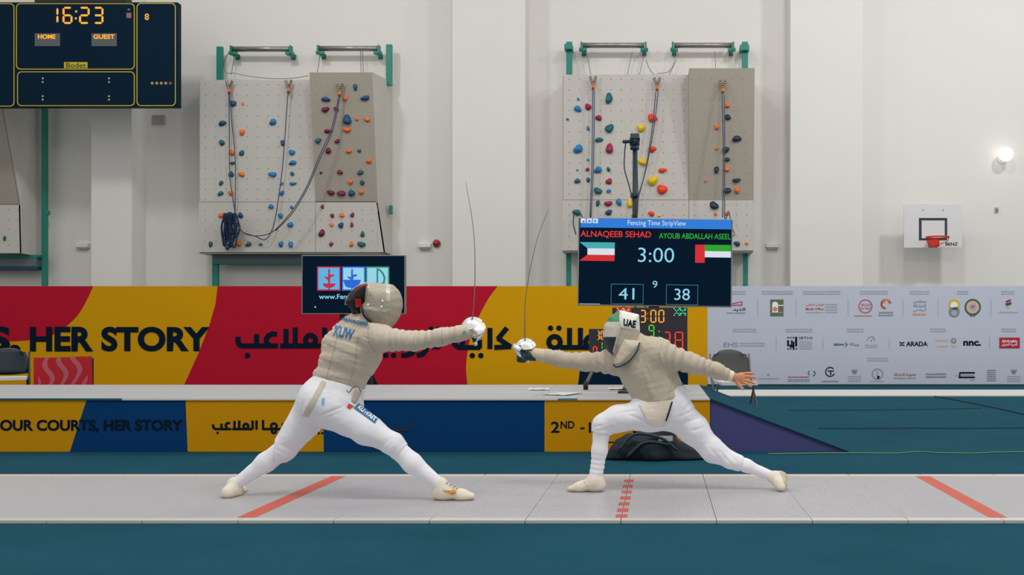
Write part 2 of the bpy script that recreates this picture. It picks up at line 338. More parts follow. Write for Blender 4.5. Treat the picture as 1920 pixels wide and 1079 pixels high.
# third wall, cut by the left frame edge
cw3 = empty('climbing_wall', P(-40, 475, YF), 'climbing wall cut off by left frame edge below the scoreboard', 'climbing wall')
slab([P(-160, 475, YF), P(40, 475, YF), P(40, 384, YF), P(-160, 384, YF)], 0.05).build('board', M_climb, cw3)
o0, o1, o2, o3 = P(-120, 383, YF), P(38, 383, YF), P(-5, 140, YO - .1), P(-160, 140, YO - .1)
Bk = lambda p: Vector((p.x, YW - 0.02, p.z))
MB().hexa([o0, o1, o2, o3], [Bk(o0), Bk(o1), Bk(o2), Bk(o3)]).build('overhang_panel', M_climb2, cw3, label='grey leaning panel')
q0 = [P(-5, 140, YO - .1), P(38, 383, YF), P(40, 475, YF), Vector((P(80, 478, YW).x, YW - .03, P(0, 475, YF).z - .03)), Vector((P(80, 140, YW).x, YW - .03, P(0, 140, YO).z))]
MB().add(q0 + [p + Vector((-0.03, 0, 0)) for p in q0], [(0, 1, 2, 3, 4), (9, 8, 7, 6, 5)] + [(i, 5 + i, 5 + (i + 1) % 5, (i + 1) % 5) for i in range(5)]).build('flank_panel', M_climb, cw3)
hold(cw3, 9, 447, 6, 9, 't', YF); tnuts(cw3, [(x, y, YF) for x in range(-20, 40, 18) for y in (394, 412, 430, 460)])
# frame posts, wall rollers with brackets and cables
def frame(label, posts, rails):
    r = empty('steel_frame', P(posts[0][0], posts[0][2], 21.75), label, 'steel frame')
    for x, y0, y1, w in posts:
        a, b = P(x - w / 2, y1, 21.7), P(x + w / 2, y0, 21.7); MB().box(a.x, b.x, 21.7, 21.78, a.z, b.z, 0.006).build('post', M_green, r)
    for x0, x1, y0, y1, m in rails:
        a, b = P(x0, y1, 21.6), P(x1, y0, 21.6); MB().box(a.x, b.x, 21.6, 21.9, a.z, b.z, 0.006).build('cross_beam', m, r)
    return r
M_tealbeam = mat('grey_blue_steel', (92, 108, 116), 0.5)
fl_ = frame('green steel frame carrying the climbing wall behind the left fencer', [(411, 87, 150, 11), (729, 83, 160, 11), (732, 385, 402, 6), (403, 476, 540, 11)], [(398, 640, 478, 492, M_tealbeam), (398, 640, 492, 495, M_green)])
frame('green steel frame carrying the climbing wall with yellow holds', [(1067, 78, 140, 11), (1397, 78, 130, 11), (1066, 472, 540, 9), (1398, 472, 540, 9)], [(1058, 1073, 82, 92, M_green), (1388, 1405, 83, 94, M_green)])
frame('green steel frame below the scoreboard near the left frame edge', [(82, 150, 540, 9), (88, 395, 403, 5)], [(-80, 72, 478, 484, M_green), (-80, 68, 484, 500, M_tealbeam), (-80, 70, 500, 506, mat('dark_blue_steel', (6, 60, 88), 0.5))])
def roller(x0, x1, yy, label, cable):
    Yr = 21.72; r = empty('cable_roller', P((x0 + x1) / 2, yy, Yr), label, 'roller')
    a, b = P(x0, yy, Yr), P(x1, yy, Yr); mb = MB(); mb.tube([a, b], 0.055, 12); mb.build('drum', M_steel, r, True)
    for p, s in ((a, -1), (b, 1)):
        m = MB(); m.box(p.x - 0.02, p.x + 0.02, Yr - 0.02, YW - .03, p.z - 0.14, p.z - 0.08); m.box(p.x - .045, p.x + .045, YW - .05, YW - .03, p.z - .16, p.z - .05); m.box(p.x - 0.02 + s * .03, p.x + 0.02 + s * .03, Yr - 0.06, Yr + 0.06, p.z - 0.1, p.z + 0.06); m.box(p.x - .08, p.x + .08, Yr - .04, Yr + .06, p.z - .12, p.z - .06); m.build('bracket', M_green, r)
    for pts in cable: MB().tube(spline([P(x, y, Yr + 0.1) for x, y in pts], 6), 0.007, 5).build('cable', M_grey, r, True)
roller(437, 543, 92, 'roller above left climbing wall, far left of the four', [[(428, 100), (420, 118), (424, 136), (440, 137), (460, 142), (505, 147), (545, 147), (578, 142)], [(440, 104), (436, 125), (434, 140)]])
roller(600, 708, 91, 'roller above the grey leaning panel of left climbing wall', [[(600, 102), (597, 124), (595, 136)], [(676, 96), (677, 136)], [(680, 96), (681, 136)]])
roller(1093, 1208, 85, 'roller above right climbing wall, directly over the tripod camera', [[(1100, 100), (1104, 120), (1108, 142)], [(1210, 100), (1204, 118), (1199, 141)], [(1211, 112), (1218, 130), (1228, 141)], [(1185, 100), (1176, 141)]])
roller(1264, 1372, 85, 'roller above right climbing wall, farthest right of the four', [[(1266, 100), (1262, 122), (1252, 135), (1232, 138)], [(1268, 112), (1260, 130), (1254, 141)], [(1340, 96), (1342, 130)]])
# ropes
M_rope = mat('rope_blue', (78, 84, 106), 0.8); M_rope2 = mat('rope_navy', (20, 44, 78), 0.8); M_chain = mat('chain_steel', (150, 140, 125), 0.4, metal=0.6)
def rope(anchor, lines, label, m=M_rope, Y=21.18, r=0.011, coil=None, chain=True):
    ax, ay = anchor; root = empty('climbing_rope', P(ax, ay, Y), label, 'rope')
    c = MB()
    for s in (-1, 1) if chain else ():
        for k in range(4):
            a = P(ax + s * (5 - k * 1.2), ay - 5 + k * 4, Y + .02); c.lathe([(0.012, -0.012), (0.03, -0.008), (0.03, 0.008), (0.012, 0.012), (0.012, -0.012)], a, (s * .5, 1, .3), 8)
    if chain: c.tube([P(ax, ay + 8, Y), P(ax, ay + 19, Y)], 0.03, 8); c.build('anchor_chain', M_chain, root, True)
    if chain: MB().tube([P(ax, ay + 9, Y - .03), P(ax, ay + 16, Y - .03)], 0.03, 8).build('anchor_ring', HC['o'], root, True)
    for l in lines: MB().tube(spline([P(x, y, Y - 0.02) for x, y in l], 6), r, 6).build('rope_strand', m, root, True)
    if coil:
        rnd = random.Random(3)
        for k in range(15):
            x0 = 424 + rnd.uniform(-4, 22); y1 = rnd.uniform(424, 466); xw = rnd.uniform(3, 9)
            pts = [(x0, 400), (x0 - xw, (400 + y1) / 2), (x0 - xw * .3, y1), (x0 + xw * .6, y1 - 3), (x0 + xw, (410 + y1) / 2), (x0 + 2, 404)]
            MB().tube(spline([P(x, y, 21.12 - 0.01 * k) for x, y in pts], 6), 0.016, 6).build('rope_loop', M_rope2, root, True)
rope((430, 158), [[(429, 172), (430, 230), (431, 330), (440, 395), (441, 420)], [(430, 175), (434, 220), (441, 300), (441, 380), (440, 420)]], 'blue rope hanging at far left of left climbing wall with bundled coil', coil=True)
rope((541, 157), [[(540, 175), (536, 230), (531, 300), (524, 360), (515, 415), (506, 440), (495, 450), (478, 443), (455, 435), (444, 418)]], 'blue rope in the middle of left climbing wall swept towards the coil')
rope((637, 163), [[(636, 178), (622, 240), (600, 290), (575, 350), (548, 395), (515, 432), (490, 442), (462, 440), (446, 425)], [(638, 178), (624, 244), (601, 296), (576, 354), (549, 399), (517, 433)]], 'blue rope from the grey leaning panel sagging left to the coil', Y=20.85)
rope((1112, 150), [[(1111, 170), (1110, 300), (1106, 410)], [(1114, 170), (1113, 300), (1108, 410)]], 'straight rope on right climbing wall left of the tripod camera')
rope((1232, 152), [[(1230, 172), (1223, 240), (1210, 320), (1196, 370), (1184, 412)], [(1234, 172), (1226, 240), (1213, 310), (1198, 368), (1187, 412)]], 'slanting rope on right climbing wall passing behind the tripod camera')
rope((1355, 157), [[(1354, 178), (1356, 280), (1355, 408)], [(1358, 178), (1359, 280), (1359, 408), (1366, 396), (1372, 425), (1377, 440), (1370, 446)]], 'straight rope on the grey panel of right climbing wall', Y=20.85)
rope((1082, 396), [[(1076, 400), (1075, 420), (1080, 440)], [(1088, 400), (1094, 412), (1098, 420)]], 'short dark rope draped over a hold beside the large screen', M_rope2, chain=False)
# ------------------------------------------------------------------ wall fittings
def fitting(name, x0, y0, x1, y1, d, label, cat, m=M_white, yb=YW):
    a, b = P(x0, y1, yb), P(x1, y0, yb)
    r = empty(name, Vector(((a.x + b.x) / 2, yb, a.z)), label, cat)
    MB().box(a.x, b.x, yb - d, yb, a.z, b.z, 0.012).build('cover', m, r)
    return r, a, b
for i, (x, lb) in enumerate(((146, 'small white wall light box beside left pillar'), (786, 'small white wall light box next to red alarm bell'), (1436, 'small white wall light box left of right pillar'))):
    r, a, b = fitting('emergency_light', x, 457, x + 23, 465, 0.1, lb, 'light box', yb=YW)
    MB().box(a.x + .02, b.x - .02, YW - .07, YW, a.z - .03, a.z + .01).build('diffuser', mat('diffuser_grey', (190, 188, 184), .4), r)
bell = empty('alarm_bell', P(819, 457, YW), 'round red alarm bell on back wall above the banner', 'bell')
MB().lathe([(0.0, 0.09), (0.045, 0.085), (0.07, 0.05), (0.075, 0.02), (0.06, 0)], P(819, 457, YW), (0, -1, 0)).build('gong', mat('alarm_red', (168, 18, 24), .35), bell, True)
MB().lathe([(0.0, 0.03), (0.085, 0.03), (0.085, 0.0)], P(819, 457, YW), (0, -1, 0)).build('back_plate', M_grey, bell)
r, a, b = fitting('air_grille', 285, 216, 311, 234, 0.02, 'pale square air grille on back wall beside scoreboard', 'grille', mat('grille_grey', (196, 192, 188), .6))
for k in range(7):
    z = a.z + (b.z - a.z) * (k + .5) / 7; MB().box(a.x + .02, b.x - .02, YW - .03, YW - .018, z - .008, z + .008).build('slat', mat('grille_slat', (176, 172, 168), .6), r)
r, a, b = fitting('wall_sensor', 1865, 389, 1871, 398, 0.05, 'tiny grey sensor on the wall right of basketball backboard', 'sensor', mat('sensor_grey', (170, 168, 164), .5))
MB().lathe([(0, .07), (.02, .06), (.025, .05)], P(1868, 394, YW), (0, -1, 0), 10).build('lens', M_grey, r)
gl = empty('wall_lamp', P(1886, 296, YW), 'glowing round globe lamp high on the right wall', 'lamp')
g = P(1886, 289, YW - .25)
MB().lathe([(0.0, -.15)] + [(0.15 * math.cos(t), 0.15 * math.sin(t)) for t in [math.radians(a) for a in range(-75, 90, 15)]] + [(0.0, .15)], g, (0, 0, 1)).build('globe', mat('lamp_glass', (255, 250, 240), emit=2.6), gl, True)
MB().tube([g + Vector((0, .12, -.02)), g + Vector((0, .25, -.06))], 0.04, 10).build('stem', M_grey, gl, True)
MB().lathe([(0, .02), (.1, .02), (.1, 0)], g + Vector((0, .25, -.06)), (0, -1, 0)).build('wall_plate', M_white, gl)
# basketball backboard
bb = empty('basketball_hoop', P(1749, 465, 21.4), 'white basketball backboard with red rim on the right wall', 'basketball hoop')
YB = 21.35; a, b = P(1695, 465, YB), P(1804, 382, YB)
MB().box(a.x, b.x, YB, YB + .03, a.z, b.z, .006).build('backboard', mat('backboard_white', (218, 217, 216), .4), bb)
ring(rect(1723, 409, 1776, 451), rect(1728, 413.5, 1771.5, 447), YB - .003).build('target_square', mat('backboard_line', (26, 52, 66), .5), bb)
for x in (1728, 1764):
    c = P(x, 470, YB); MB().tube([(c.x, YB + .03, a.z + .2), (c.x, YW - .04, a.z + .2)], .035, 8).build('support_arm', M_white, bb, True)
    MB().tube([(c.x, YB + .03, b.z - .2), (c.x, YW - .04, b.z - .2)], .035, 8).build('support_arm', M_white, bb, True)
M_rim = mat('rim_red', (206, 40, 24), .4); rc = P(1758, 445, YB - .38)
MB().tube([rc + Vector((.225 * math.cos(t), .225 * math.sin(t), 0)) for t in [k * math.pi / 16 for k in range(33)]], .016, 8, False).build('rim', M_rim, bb, True)
MB().box(rc.x - .1, rc.x + .1, YB - .16, YB - .005, rc.z - .17, rc.z + .0, .01).build('rim_bracket', M_rim, bb)
MB().tube(spline([rc + Vector((-.22, .03, -.02)), rc + Vector((-.16, .1, -.12)), rc + Vector((-.05, .2, -.17)), rc + Vector((.08, .12, -.13)), rc + Vector((.2, .02, -.08)), rc + Vector((.225, -.02, 0))]), .008, 6).build('net_wire', M_rim, bb, True)
text('BENZ', 1773, 455, 1796, 461, YB - .003, M_ink, bb)
for x in (1731, 1768): MB().lathe([(0, .01), (.012, .01), (.012, 0)], P(x, 394, YB), (0, -1, 0), 8).build('bolt', M_grey, bb)
# ------------------------------------------------------------------ scoreboard
YS = 20.0
sb = empty('scoreboard', P(146, 200, YS), 'navy electronic scoreboard showing 16:23 with yellow outlines', 'scoreboard')
a, b = P(-48, 200.5, YS), P(333, 4, YS)
MB().box(a.x, b.x, YS, YS + .16, a.z, b.z, .01).build('case', M_lednavy, sb)
c = P(62, 4, YS); d = P(235, -3, YS); MB().box(c.x, d.x, YS + .05, YS + .25, c.z, d.z + .2).build('top_mount', M_black, sb)
for x in (20, 180): c = P(x, 60, YS); MB().box(c.x - .04, c.x + .04, YS + .16, YW, c.z - .04, c.z + .04).build('wall_bracket', M_black, sb)
for q in ((30, 6, 252.5, 130.5, 8), (32, 134, 252.5, 199, 8), (256, 5.5, 329.5, 199, 8), (-44, 6, 27, 200, 8)):
    ring(rrect(*q), rrect(q[0] + 1.6, q[1] + 1.6, q[2] - 1.6, q[3] - 1.6, 7), YS - .004).build('outline', M_yellowline, sb)
for ch, x0, x1 in (('1', 99, 107.5), ('6', 119, 134), ('2', 150, 166), ('3', 176.5, 192)):
    mb = MB(); seg7(mb, ch, x0, 14.5, x1, 43, 3.6, YS - .005); mb.build('time_digit', M_ledor, sb)['kind'] = 'stuff'
for x, y in ((142.7, 21.5), (142, 34.5)): ppoly(circ(x, y, 2.2, 10), YS - .005).build('colon_dot', mat('led_pale', (214, 206, 150), emit=.8), sb)
mb = MB(); seg7(mb, '8', 272.5, 26.5, 278, 36.5, 2.2, YS - .005, .4); mb.build('period_digit', M_ledor, sb)
for x0, x1, tx, u0, u1 in ((65, 112.5, 'HOME', 71, 104), (171.5, 219, 'GUEST', 175, 215)):
    ppoly(rect(x0, 62.5, x1, 86.5), YS - .004).build('name_plate', mat('name_grey', (84, 88, 92), .5), sb)
    text(tx, u0, 64.5, u1, 73, YS - .006, M_ledor, sb, bold=.03)
ppoly(rect(120, 116.5, 164, 128), YS - .004).build('maker_plate', mat('maker_yellow', (196, 176, 36), .5), sb)
text('Bodet', 124, 118, 161, 127, YS - .006, M_ink, sb, bold=0)
for x in (80, 204.3):
    for y in (147, 154, 180.5, 187): ppoly(circ(x, y, 1.8, 8), YS - .004).build('clock_dot', mat('dot_pale', (190, 184, 140), .5), sb)
for k in range(5): ppoly(circ(285.3 + 8.5 * k, 156, 2.8, 12), YS - .004).build('possession_lamp', mat('led_dull_red', (190, 60, 50), emit=.6) if k == 4 else mat('led_dull_yellow', (200, 160, 80), emit=.6), sb)
ppoly(rect(237, 24, 246, 33.5), YS - .004).build('side_icon', mat('icon_pink', (196, 130, 124), emit=.5), sb)
ppoly([(238, 19), (241.5, 15.5), (245, 19)], YS - .004).build('side_icon', mat('icon_grey', (110, 130, 150), .5), sb)
# ------------------------------------------------------------------ banner along the back of the hall
YN = 19.4
ban = empty('perimeter_banner', P(640, 724, YN), 'long red and yellow banner reading HER STORY behind the raised stage', 'banner')
a, b = P(-420, 724, YN), P(1326, 537, YN)
MB().box(a.x, b.x, YN, YN + .05, 0.0, b.z).build('backing_board', mat('board_grey', (150, 150, 150), .7), ban)
YP = YN - .006
def print_(pts, m, dy=0.0, nm='printed_panel', lab=None): return ppoly(pts, YP - dy, .004).build(nm, m, ban, label=lab)
BT, BB = 537, 727
e1 = spline([(175, BT), (163, 563), (147, 590), (125, 612), (100, 628), (75, 636), (40, 640), (-10, 641)], 5)
print_([(-420, BT)] + [(-420, 641)] + [(v.x, v.y) for v in reversed(e1)], M_red, 0, lab='crimson panel')
e2 = [(408, BT), (404, 570), (392, 612), (372, 663), (343, BB)]
print_([(v.x, v.y) for v in e1] + [(-420, 641), (-420, BB)] + list(reversed(e2)), M_yel, 0, lab='yellow panel')
e3 = spline([(933, BT), (915, 562), (897, 596), (883, 630), (876, 665), (874, 695), (877, BB)], 4)
print_(e2 + [(v.x, v.y) for v in reversed(e3)], M_red, 0, lab='crimson panel')
print_([(v.x, v.y) for v in e3] + [(1326, BB), (1326, BT)], M_yel, 0, lab='yellow panel')
print_([(697, 699), (682, BB), (711, BB)], M_navy, .003, 'printed_wedge', 'dark navy wedge')
print_([(1092, 660), (1083, BB), (1290, BB), (1290, 660)], M_navy, .003, 'printed_wedge', 'dark navy panel')
YT = YP - .008
for tx, x0, x1 in (('S,', -24, 38), ('HER', 56, 175), ('STORY', 190, 393)): text(tx, x0, 613 if tx != 'S,' else 612, x1, 659.5 if tx != 'S,' else 668, YT, M_ink, ban, bold=.042)
Z = lambda pts, ox, oy, s: [(ox + x / s, oy + y / s) for x, y in pts]
def cpts(cx, cy, r, a0=0, a1=360, n=20): return [(cx + r * math.cos(math.radians(a0 + (a1 - a0) * k / n)), cy + r * math.sin(math.radians(a0 + (a1 - a0) * k / n))) for k in range(n + 1)]
z = lambda p: Z(p, 430, 600, 9.6)
strokes([z([(155, 320), (155, 400), (180, 450), (230, 470), (490, 470), (860, 470)]), z([(490, 470), (490, 260)]), z([(840, 258), (770, 252), (705, 285), (665, 345), (668, 410), (720, 462)]), z([(1020, 165), (1020, 470)]), z([(1185, 135), (1185, 470)]), z([(915, 470), (1750, 470)]), z(cpts(1460, 370, 90)), z([(1715, 140), (1715, 470)]), z([(1880, 140), (1880, 515)])], 9.4, YT, M_ink, ban, 'large Arabic word')
z = lambda p: Z(p, 680, 600, 4.267)
strokes([z([(315, 283), (350, 285), (395, 268), (412, 235), (405, 180), (380, 170), (360, 190), (380, 215), (412, 215)]), z([(440, 285), (480, 275), (508, 240), (505, 180)]), z([(40, 215), (230, 215), (230, 150)]), z([(560, 215), (610, 215), (610, 140)]), z([(740, 55), (735, 200), (770, 222), (935, 222), (935, 120)]), z([(735, 130), (770, 130), (800, 175), (790, 222)]), z([(1018, 65), (1018, 235)]), z([(1150, 70), (1085, 150), (1180, 215), (1060, 222)]), z(cpts(1535, 180, 46)), z([(1580, 222), (1960, 222)]), z([(1655, 65), (1655, 222)]), z([(1742, 65), (1742, 222)]), z(cpts(1830, 180, 46))], 9.4, YT, M_ink, ban, 'large Arabic words')
for x, y in ((185, 285), (247, 285), (547, 75), (607, 75), (877, 287), (945, 287), (1503, 67), (1570, 67)):
    q = z([(x, y)])[0]; ppoly(circ(q[0], q[1], 5.1, 14), YT, .003).build('letter_dot', M_ink, ban)
ppoly(circ(464, 667, 5.2, 14), YT, .003).build('letter_dot', M_ink, ban)
# ------------------------------------------------------------------ sponsor banner
spn = empty('sponsor_banner', P(1640, 724, YN), 'pale grey sponsor banner covered in small logos on the right', 'banner')
a, b = P(1326.5, 723, YN), P(2060, 537, YN); MB().box(a.x, b.x, YN - .004, YN + .05, .0 + .03, b.z).build('sheet', M_spon, spn)
for x in (1480, 1655, 1830, 2010): c = P(x, 724, YN); MB().box(c.x - .03, c.x + .03, YN + .05, YN + .4, 0, .06).build('stand_foot', M_grey, spn)
YQ = YN - .008
C = {'k': M_ink, 'g': mat('print_grey', (128, 134, 146), .7), 'l': mat('print_light_grey', (166, 171, 186), .7), 'r': mat('print_red', (190, 44, 60), .7), 'R': mat('print_deep_red', (178, 12, 50), .7), 'o': mat('print_orange', (222, 130, 80), .7), 'G': mat('print_olive', (96, 106, 76), .7), 'w': mat('print_white', (236, 238, 240), .7), 'y': mat('print_yellow', (216, 182, 40), .7), 'e': mat('print_green', (58, 98, 78), .7), 'b': mat('print_blue', (84, 130, 190), .7), 't': mat('print_tan', (216, 176, 150), .7), 'B': mat('print_dark_blue', (40, 70, 120), .7)}
zz = {5: (1310, 530, 4.69), 6: (1610, 530, 4.69)}
def zp(k, x, y): o = zz[k]; return (o[0] + x / o[2], o[1] + y / o[2])
def stx(k, tx, x0, y0, x1, y1, c, bold=.015):
    p, q = zp(k, x0, y0), zp(k, x1, y1); text(tx, p[0], p[1], q[0], q[1], YQ, C[c], spn, bold=bold)
def sgl(k, shapes, nm='logo', lab=None):     # list of (colour, [polygons]); one part per logo, materials by face
    vs = []; fs = []; mi = []; ms = []; d = 0
    for c, polys in shapes:
        if C[c] not in ms: ms.append(C[c])
        d += .0012
        for pl in polys:
            d += .00002; t = ppoly([zp(k, x, y) for x, y in pl], YQ - d, .001); n = len(vs); vs += t.v; fs += [tuple(i + n for i in f) for f in t.f]; mi += [ms.index(C[c])] * len(t.f)
    return mesh(nm, vs, fs, ms, spn, label=lab, mi=mi)
def zring(cx, cy, ro, ri, n=24, a0=0, a1=360):
    out = []
    for i in range(n):
        t0, t1 = math.radians(a0 + (a1 - a0) * i / n), math.radians(a0 + (a1 - a0) * (i + 1) / n)
        out.append([(cx + ro * math.cos(t0), cy + ro * math.sin(t0)), (cx + ro * math.cos(t1), cy + ro * math.sin(t1)), (cx + ri * math.cos(t1), cy + ri * math.sin(t1)), (cx + ri * math.cos(t0), cy + ri * math.sin(t0))])
    return out
def scrib(k, x0, y0, x1, y1, c='l', rows=1):  # rows of print too small to read
    rnd = random.Random(int(x0 + y0)); pol = []
    h = (y1 - y0) / rows
    for r_ in range(rows):
        x = x0
        while x < x1:
            w = rnd.uniform(6, 16); pol.append(rect(x, y0 + r_ * h + h * rnd.uniform(.1, .3), min(x + w, x1), y0 + r_ * h + h * .7)); x += w + rnd.uniform(2, 5)
    o = sgl(k, [(c, pol)], 'fine_print'); o['kind'] = 'stuff'
for k, x0, x1, y in ((5, 290, 415, 70), (5, 555, 830, 70), (5, 915, 1250, 70), (5, 300, 505, 402), (5, 765, 1000, 402), (5, 1305, 1450, 402), (6, 10, 255, 70), (6, 450, 620, 70), (6, 865, 965, 70), (6, 1255, 1370, 70), (6, 630, 770, 400), (6, 1255, 1385, 400), (6, 75, 262, 658)):
    scrib(k, x0, y, x1, y + 40, 'l', 2)
for k, x, y0, y1 in ((5, 520, 145, 295), (5, 855, 145, 295), (5, 1315, 145, 295), (5, 683, 480, 590), (5, 1093, 480, 590), (6, 390, 145, 295), (6, 697, 145, 295), (6, 1163, 145, 295), (6, 270, 480, 590), (6, 1150, 480, 590)):
    sgl(k, [('l', [rect(x - 1.5, y0, x + 1.5, y1)])], 'divider')
sgl(5, [('r', [[(285, 185), (383, 165), (383, 172), (285, 193)], [(285, 197), (383, 195), (383, 203), (285, 205)], [(376, 166), (384, 165), (384, 203), (376, 203)]])])
stx(5, 'الذيد', 300, 222, 410, 256, 'k'); scrib(5, 245, 262, 408, 277, 'g')
sgl(5, [('G', [rect(630, 150, 746, 297)]), ('w', [circ(672, 195, 26, 18), rect(647, 195, 698, 262)]), ('o', [circ(672, 235, 22, 7)]), ('w', [rect(700, 198, 746, 206)]), ('l', [rect(640, 262, 740, 268)])], lab='olive emblem with white arch')
stx(5, 'المكتب الإعلامي', 945, 186, 1098, 214, 'r'); stx(5, 'Media Office', 942, 223, 1098, 243, 'r'); scrib(5, 945, 255, 1098, 275, 'l'); scrib(5, 1112, 183, 1220, 275, 'l', 4)
sgl(6, [('r', zring(60, 210, 61, 54))]); stx(6, 'الشارقة', 20, 185, 102, 210, 'r'); stx(6, 'الرياضية', 18, 214, 104, 240, 'r'); scrib(6, -40, 288, 118, 302, 'r')
sgl(6, [('r', zring(238, 190, 45, 30, 12, 90, 270)), ('o', zring(248, 180, 36, 22, 10, 180, 340)), ('r', [[(262, 158), (290, 176), (268, 186)]])]); scrib(6, 178, 255, 302, 302, 'g', 2)
for tx, y in (('مجلس', 150), ('الشارقة', 190), ('الرياضي', 228)): stx(6, tx, 480, y, 594, y + 34, 'g')
scrib(6, 478, 268, 594, 296, 'o')
sgl(6, [('y', [circ(840, 200, 50, 20, 55)]), ('g', [circ(840, 258, 48, 20, 48)]), ('w', [circ(840, 205, 32, 16, 36)]), ('e', [[(808, 222), (872, 214), (866, 240), (840, 246)]]), ('l', [circ(840, 268, 26, 14, 26)])], lab='yellow and grey oval emblem')
sgl(6, [('e', [circ(1003, 218, 72, 26, 74)]), ('t', [circ(1003, 218, 56, 24)]), ('l', [circ(1003, 216, 34, 18)]), ('R', [rect(985, 205, 1022, 212), rect(988, 220, 1019, 226)]), ('e', [[(975, 285), (990, 302), (1003, 288), (1016, 302), (1030, 285)]])], lab='green wreath seal')
sgl(6, [('R', [[(1290, 165), (1340, 145), (1336, 165), (1300, 178)]]), ('B', [[(1288, 185), (1346, 172), (1340, 195), (1300, 205)]]), ('y', [[(1295, 208), (1330, 204), (1322, 230)]])]); scrib(6, 1235, 252, 1398, 275, 'l')
stx(5, 'EHS', 220, 528, 345, 568, 'g', .0); scrib(5, 362, 525, 580, 568, 'l', 2)
sgl(5, [('k', [rect(778, 508, 795, 560), rect(778, 548, 835, 560), rect(812, 508, 826, 560), rect(848, 478, 866, 562), rect(828, 520, 842, 592), rect(800, 560, 842, 572)] + [rect(x, 480, x + 12, 492) for x in (780, 803, 826)] + [rect(x, 578, x + 12, 590) for x in (780, 803, 853)])], lab='dark block lettermark')
stx(5, 'IBTHI', 885, 478, 998, 500, 'k', 0); scrib(5, 885, 510, 998, 592, 'l', 4)
stx(5, 'BEEAH', 1192, 537, 1278, 556, 'k'); sgl(5, [('b', [[(1285, 518), (1315, 545), (1285, 574), (1296, 545)]])]); stx(5, 'بيئة', 1328, 528, 1410, 562, 'g')
sgl(6, [('g', zring(115, 520, 46, 41, 10, 190, 300)), ('r', [[(120, 485), (152, 512), (130, 502)], [(105, 512), (112, 500), (116, 520)]])]); scrib(6, 55, 542, 168, 578, 'l', 2)
sgl(6, [('k', [[(360, 520), (374, 528), (388, 528), (402, 520), (402, 532), (388, 538), (374, 538), (360, 532)], [(360, 562), (374, 554), (388, 554), (402, 562), (402, 550), (388, 545), (374, 545), (360, 550)]])]); stx(6, 'ARADA', 418, 520, 607, 561, 'k', .03)
scrib(6, 675, 498, 785, 525, 't'); scrib(6, 690, 552, 785, 575, 't'); sgl(6, [('g', [(lambda a: [(835 + 8 * math.cos(a), 513 + 8 * math.sin(a)), (835 + 26 * math.cos(a - .3), 513 + 26 * math.sin(a - .3)), (835 + 26 * math.cos(a + .3), 513 + 26 * math.sin(a + .3))])(k * math.pi / 4) for k in range(8)]), ('t', [circ(835, 513, 10, 10)])]); scrib(6, 815, 548, 858, 576, 't')
stx(6, 'nnc.', 920, 514, 1076, 558, 'k', .04)
sgl(6, [('R', [rect(1237, 485, 1417, 580)])]); p, q = zp(6, 1258, 503), zp(6, 1395, 528); text('AirArabia', p[0], p[1], q[0], q[1], YQ - .004, C['w'], spn); p, q = zp(6, 1258, 532), zp(6, 1395, 562); text('العربية للطيران', p[0], p[1], q[0], q[1], YQ - .004, C['w'], spn)
scrib(5, 530, 836, 705, 858, 'l'); sgl(5, [('g', [[(600, 812), (612, 802), (625, 812), (612, 820)]])])
sgl(5, [('B', zring(980, 797, 20, 13, 8, 100, 260)), ('e', zring(1005, 800, 24, 15, 10, -80, 90))]); scrib(5, 785, 825, 975, 842, 'r'); scrib(5, 785, 848, 975, 876, 'g', 2)
sgl(5, [('k', zring(1156, 787, 44, 35, 20, 20, 320)), ('k', [rect(1135, 775, 1190, 783), rect(1156, 775, 1166, 815)])]); scrib(5, 1080, 862, 1228, 880, 'g')
for k, x in ((5, 1370), (6, 1365)): sgl(k, [('g', [[(x - 28, 762), (x - 8, 775), (x, 762), (x + 8, 775), (x + 28, 762), (x + 16, 800), (x, 806), (x - 16, 800)]]), ('r', [rect(x - 5, 778, x + 5, 792)])], lab='small falcon emblem'); scrib(k, x - 58, 818, x + 58, 878, 'l', 3)
sgl(6, [('g', zring(166, 806, 49, 43)), ('k', [[(160, 845), (166, 820), (190, 828), (176, 848)]]), ('l', [rect(160, 772, 170, 822)])], lab='round seal'); scrib(6, 105, 862, 220, 876, 'l')
stx(6, 'تعاونية الشارقة', 310, 796, 503, 828, 'r'); stx(6, 'SHARJAH COOP', 310, 836, 503, 854, 'g'); scrib(6, 592, 794, 770, 846, 'g', 2)
sgl(6, [('k', [rect(893, 788, 1022, 802), rect(880, 828, 1022, 842), rect(884, 790, 896, 842)]), ('r', [rect(905, 814, 1018, 818)])]); scrib(6, 850, 812, 882, 828, 'l'); scrib(6, 983, 852, 1022, 864, 'g')
scrib(6, 1130, 765, 1208, 872, 'g', 6)
# ------------------------------------------------------------------ far fencing strip on the floor
M_far = mat('far_strip_white', (206, 206, 202), .6, var=.04)
fs = empty('fencing_strip', Vector((2, 17.1, 0)), 'pale fencing strip on the far floor before the sponsor banner', 'fencing strip')
for k in range(12): MB().box(-5.5 + 1.5 * k, -5.5 + 1.5 * k + 1.494, 16.25, 17.9, 0, .012).build('strip_panel', M_far, fs)
MB().box(-5.5, 12.5, 16.17, 16.25, 0, .014).build('edge_rail', M_rail, fs)
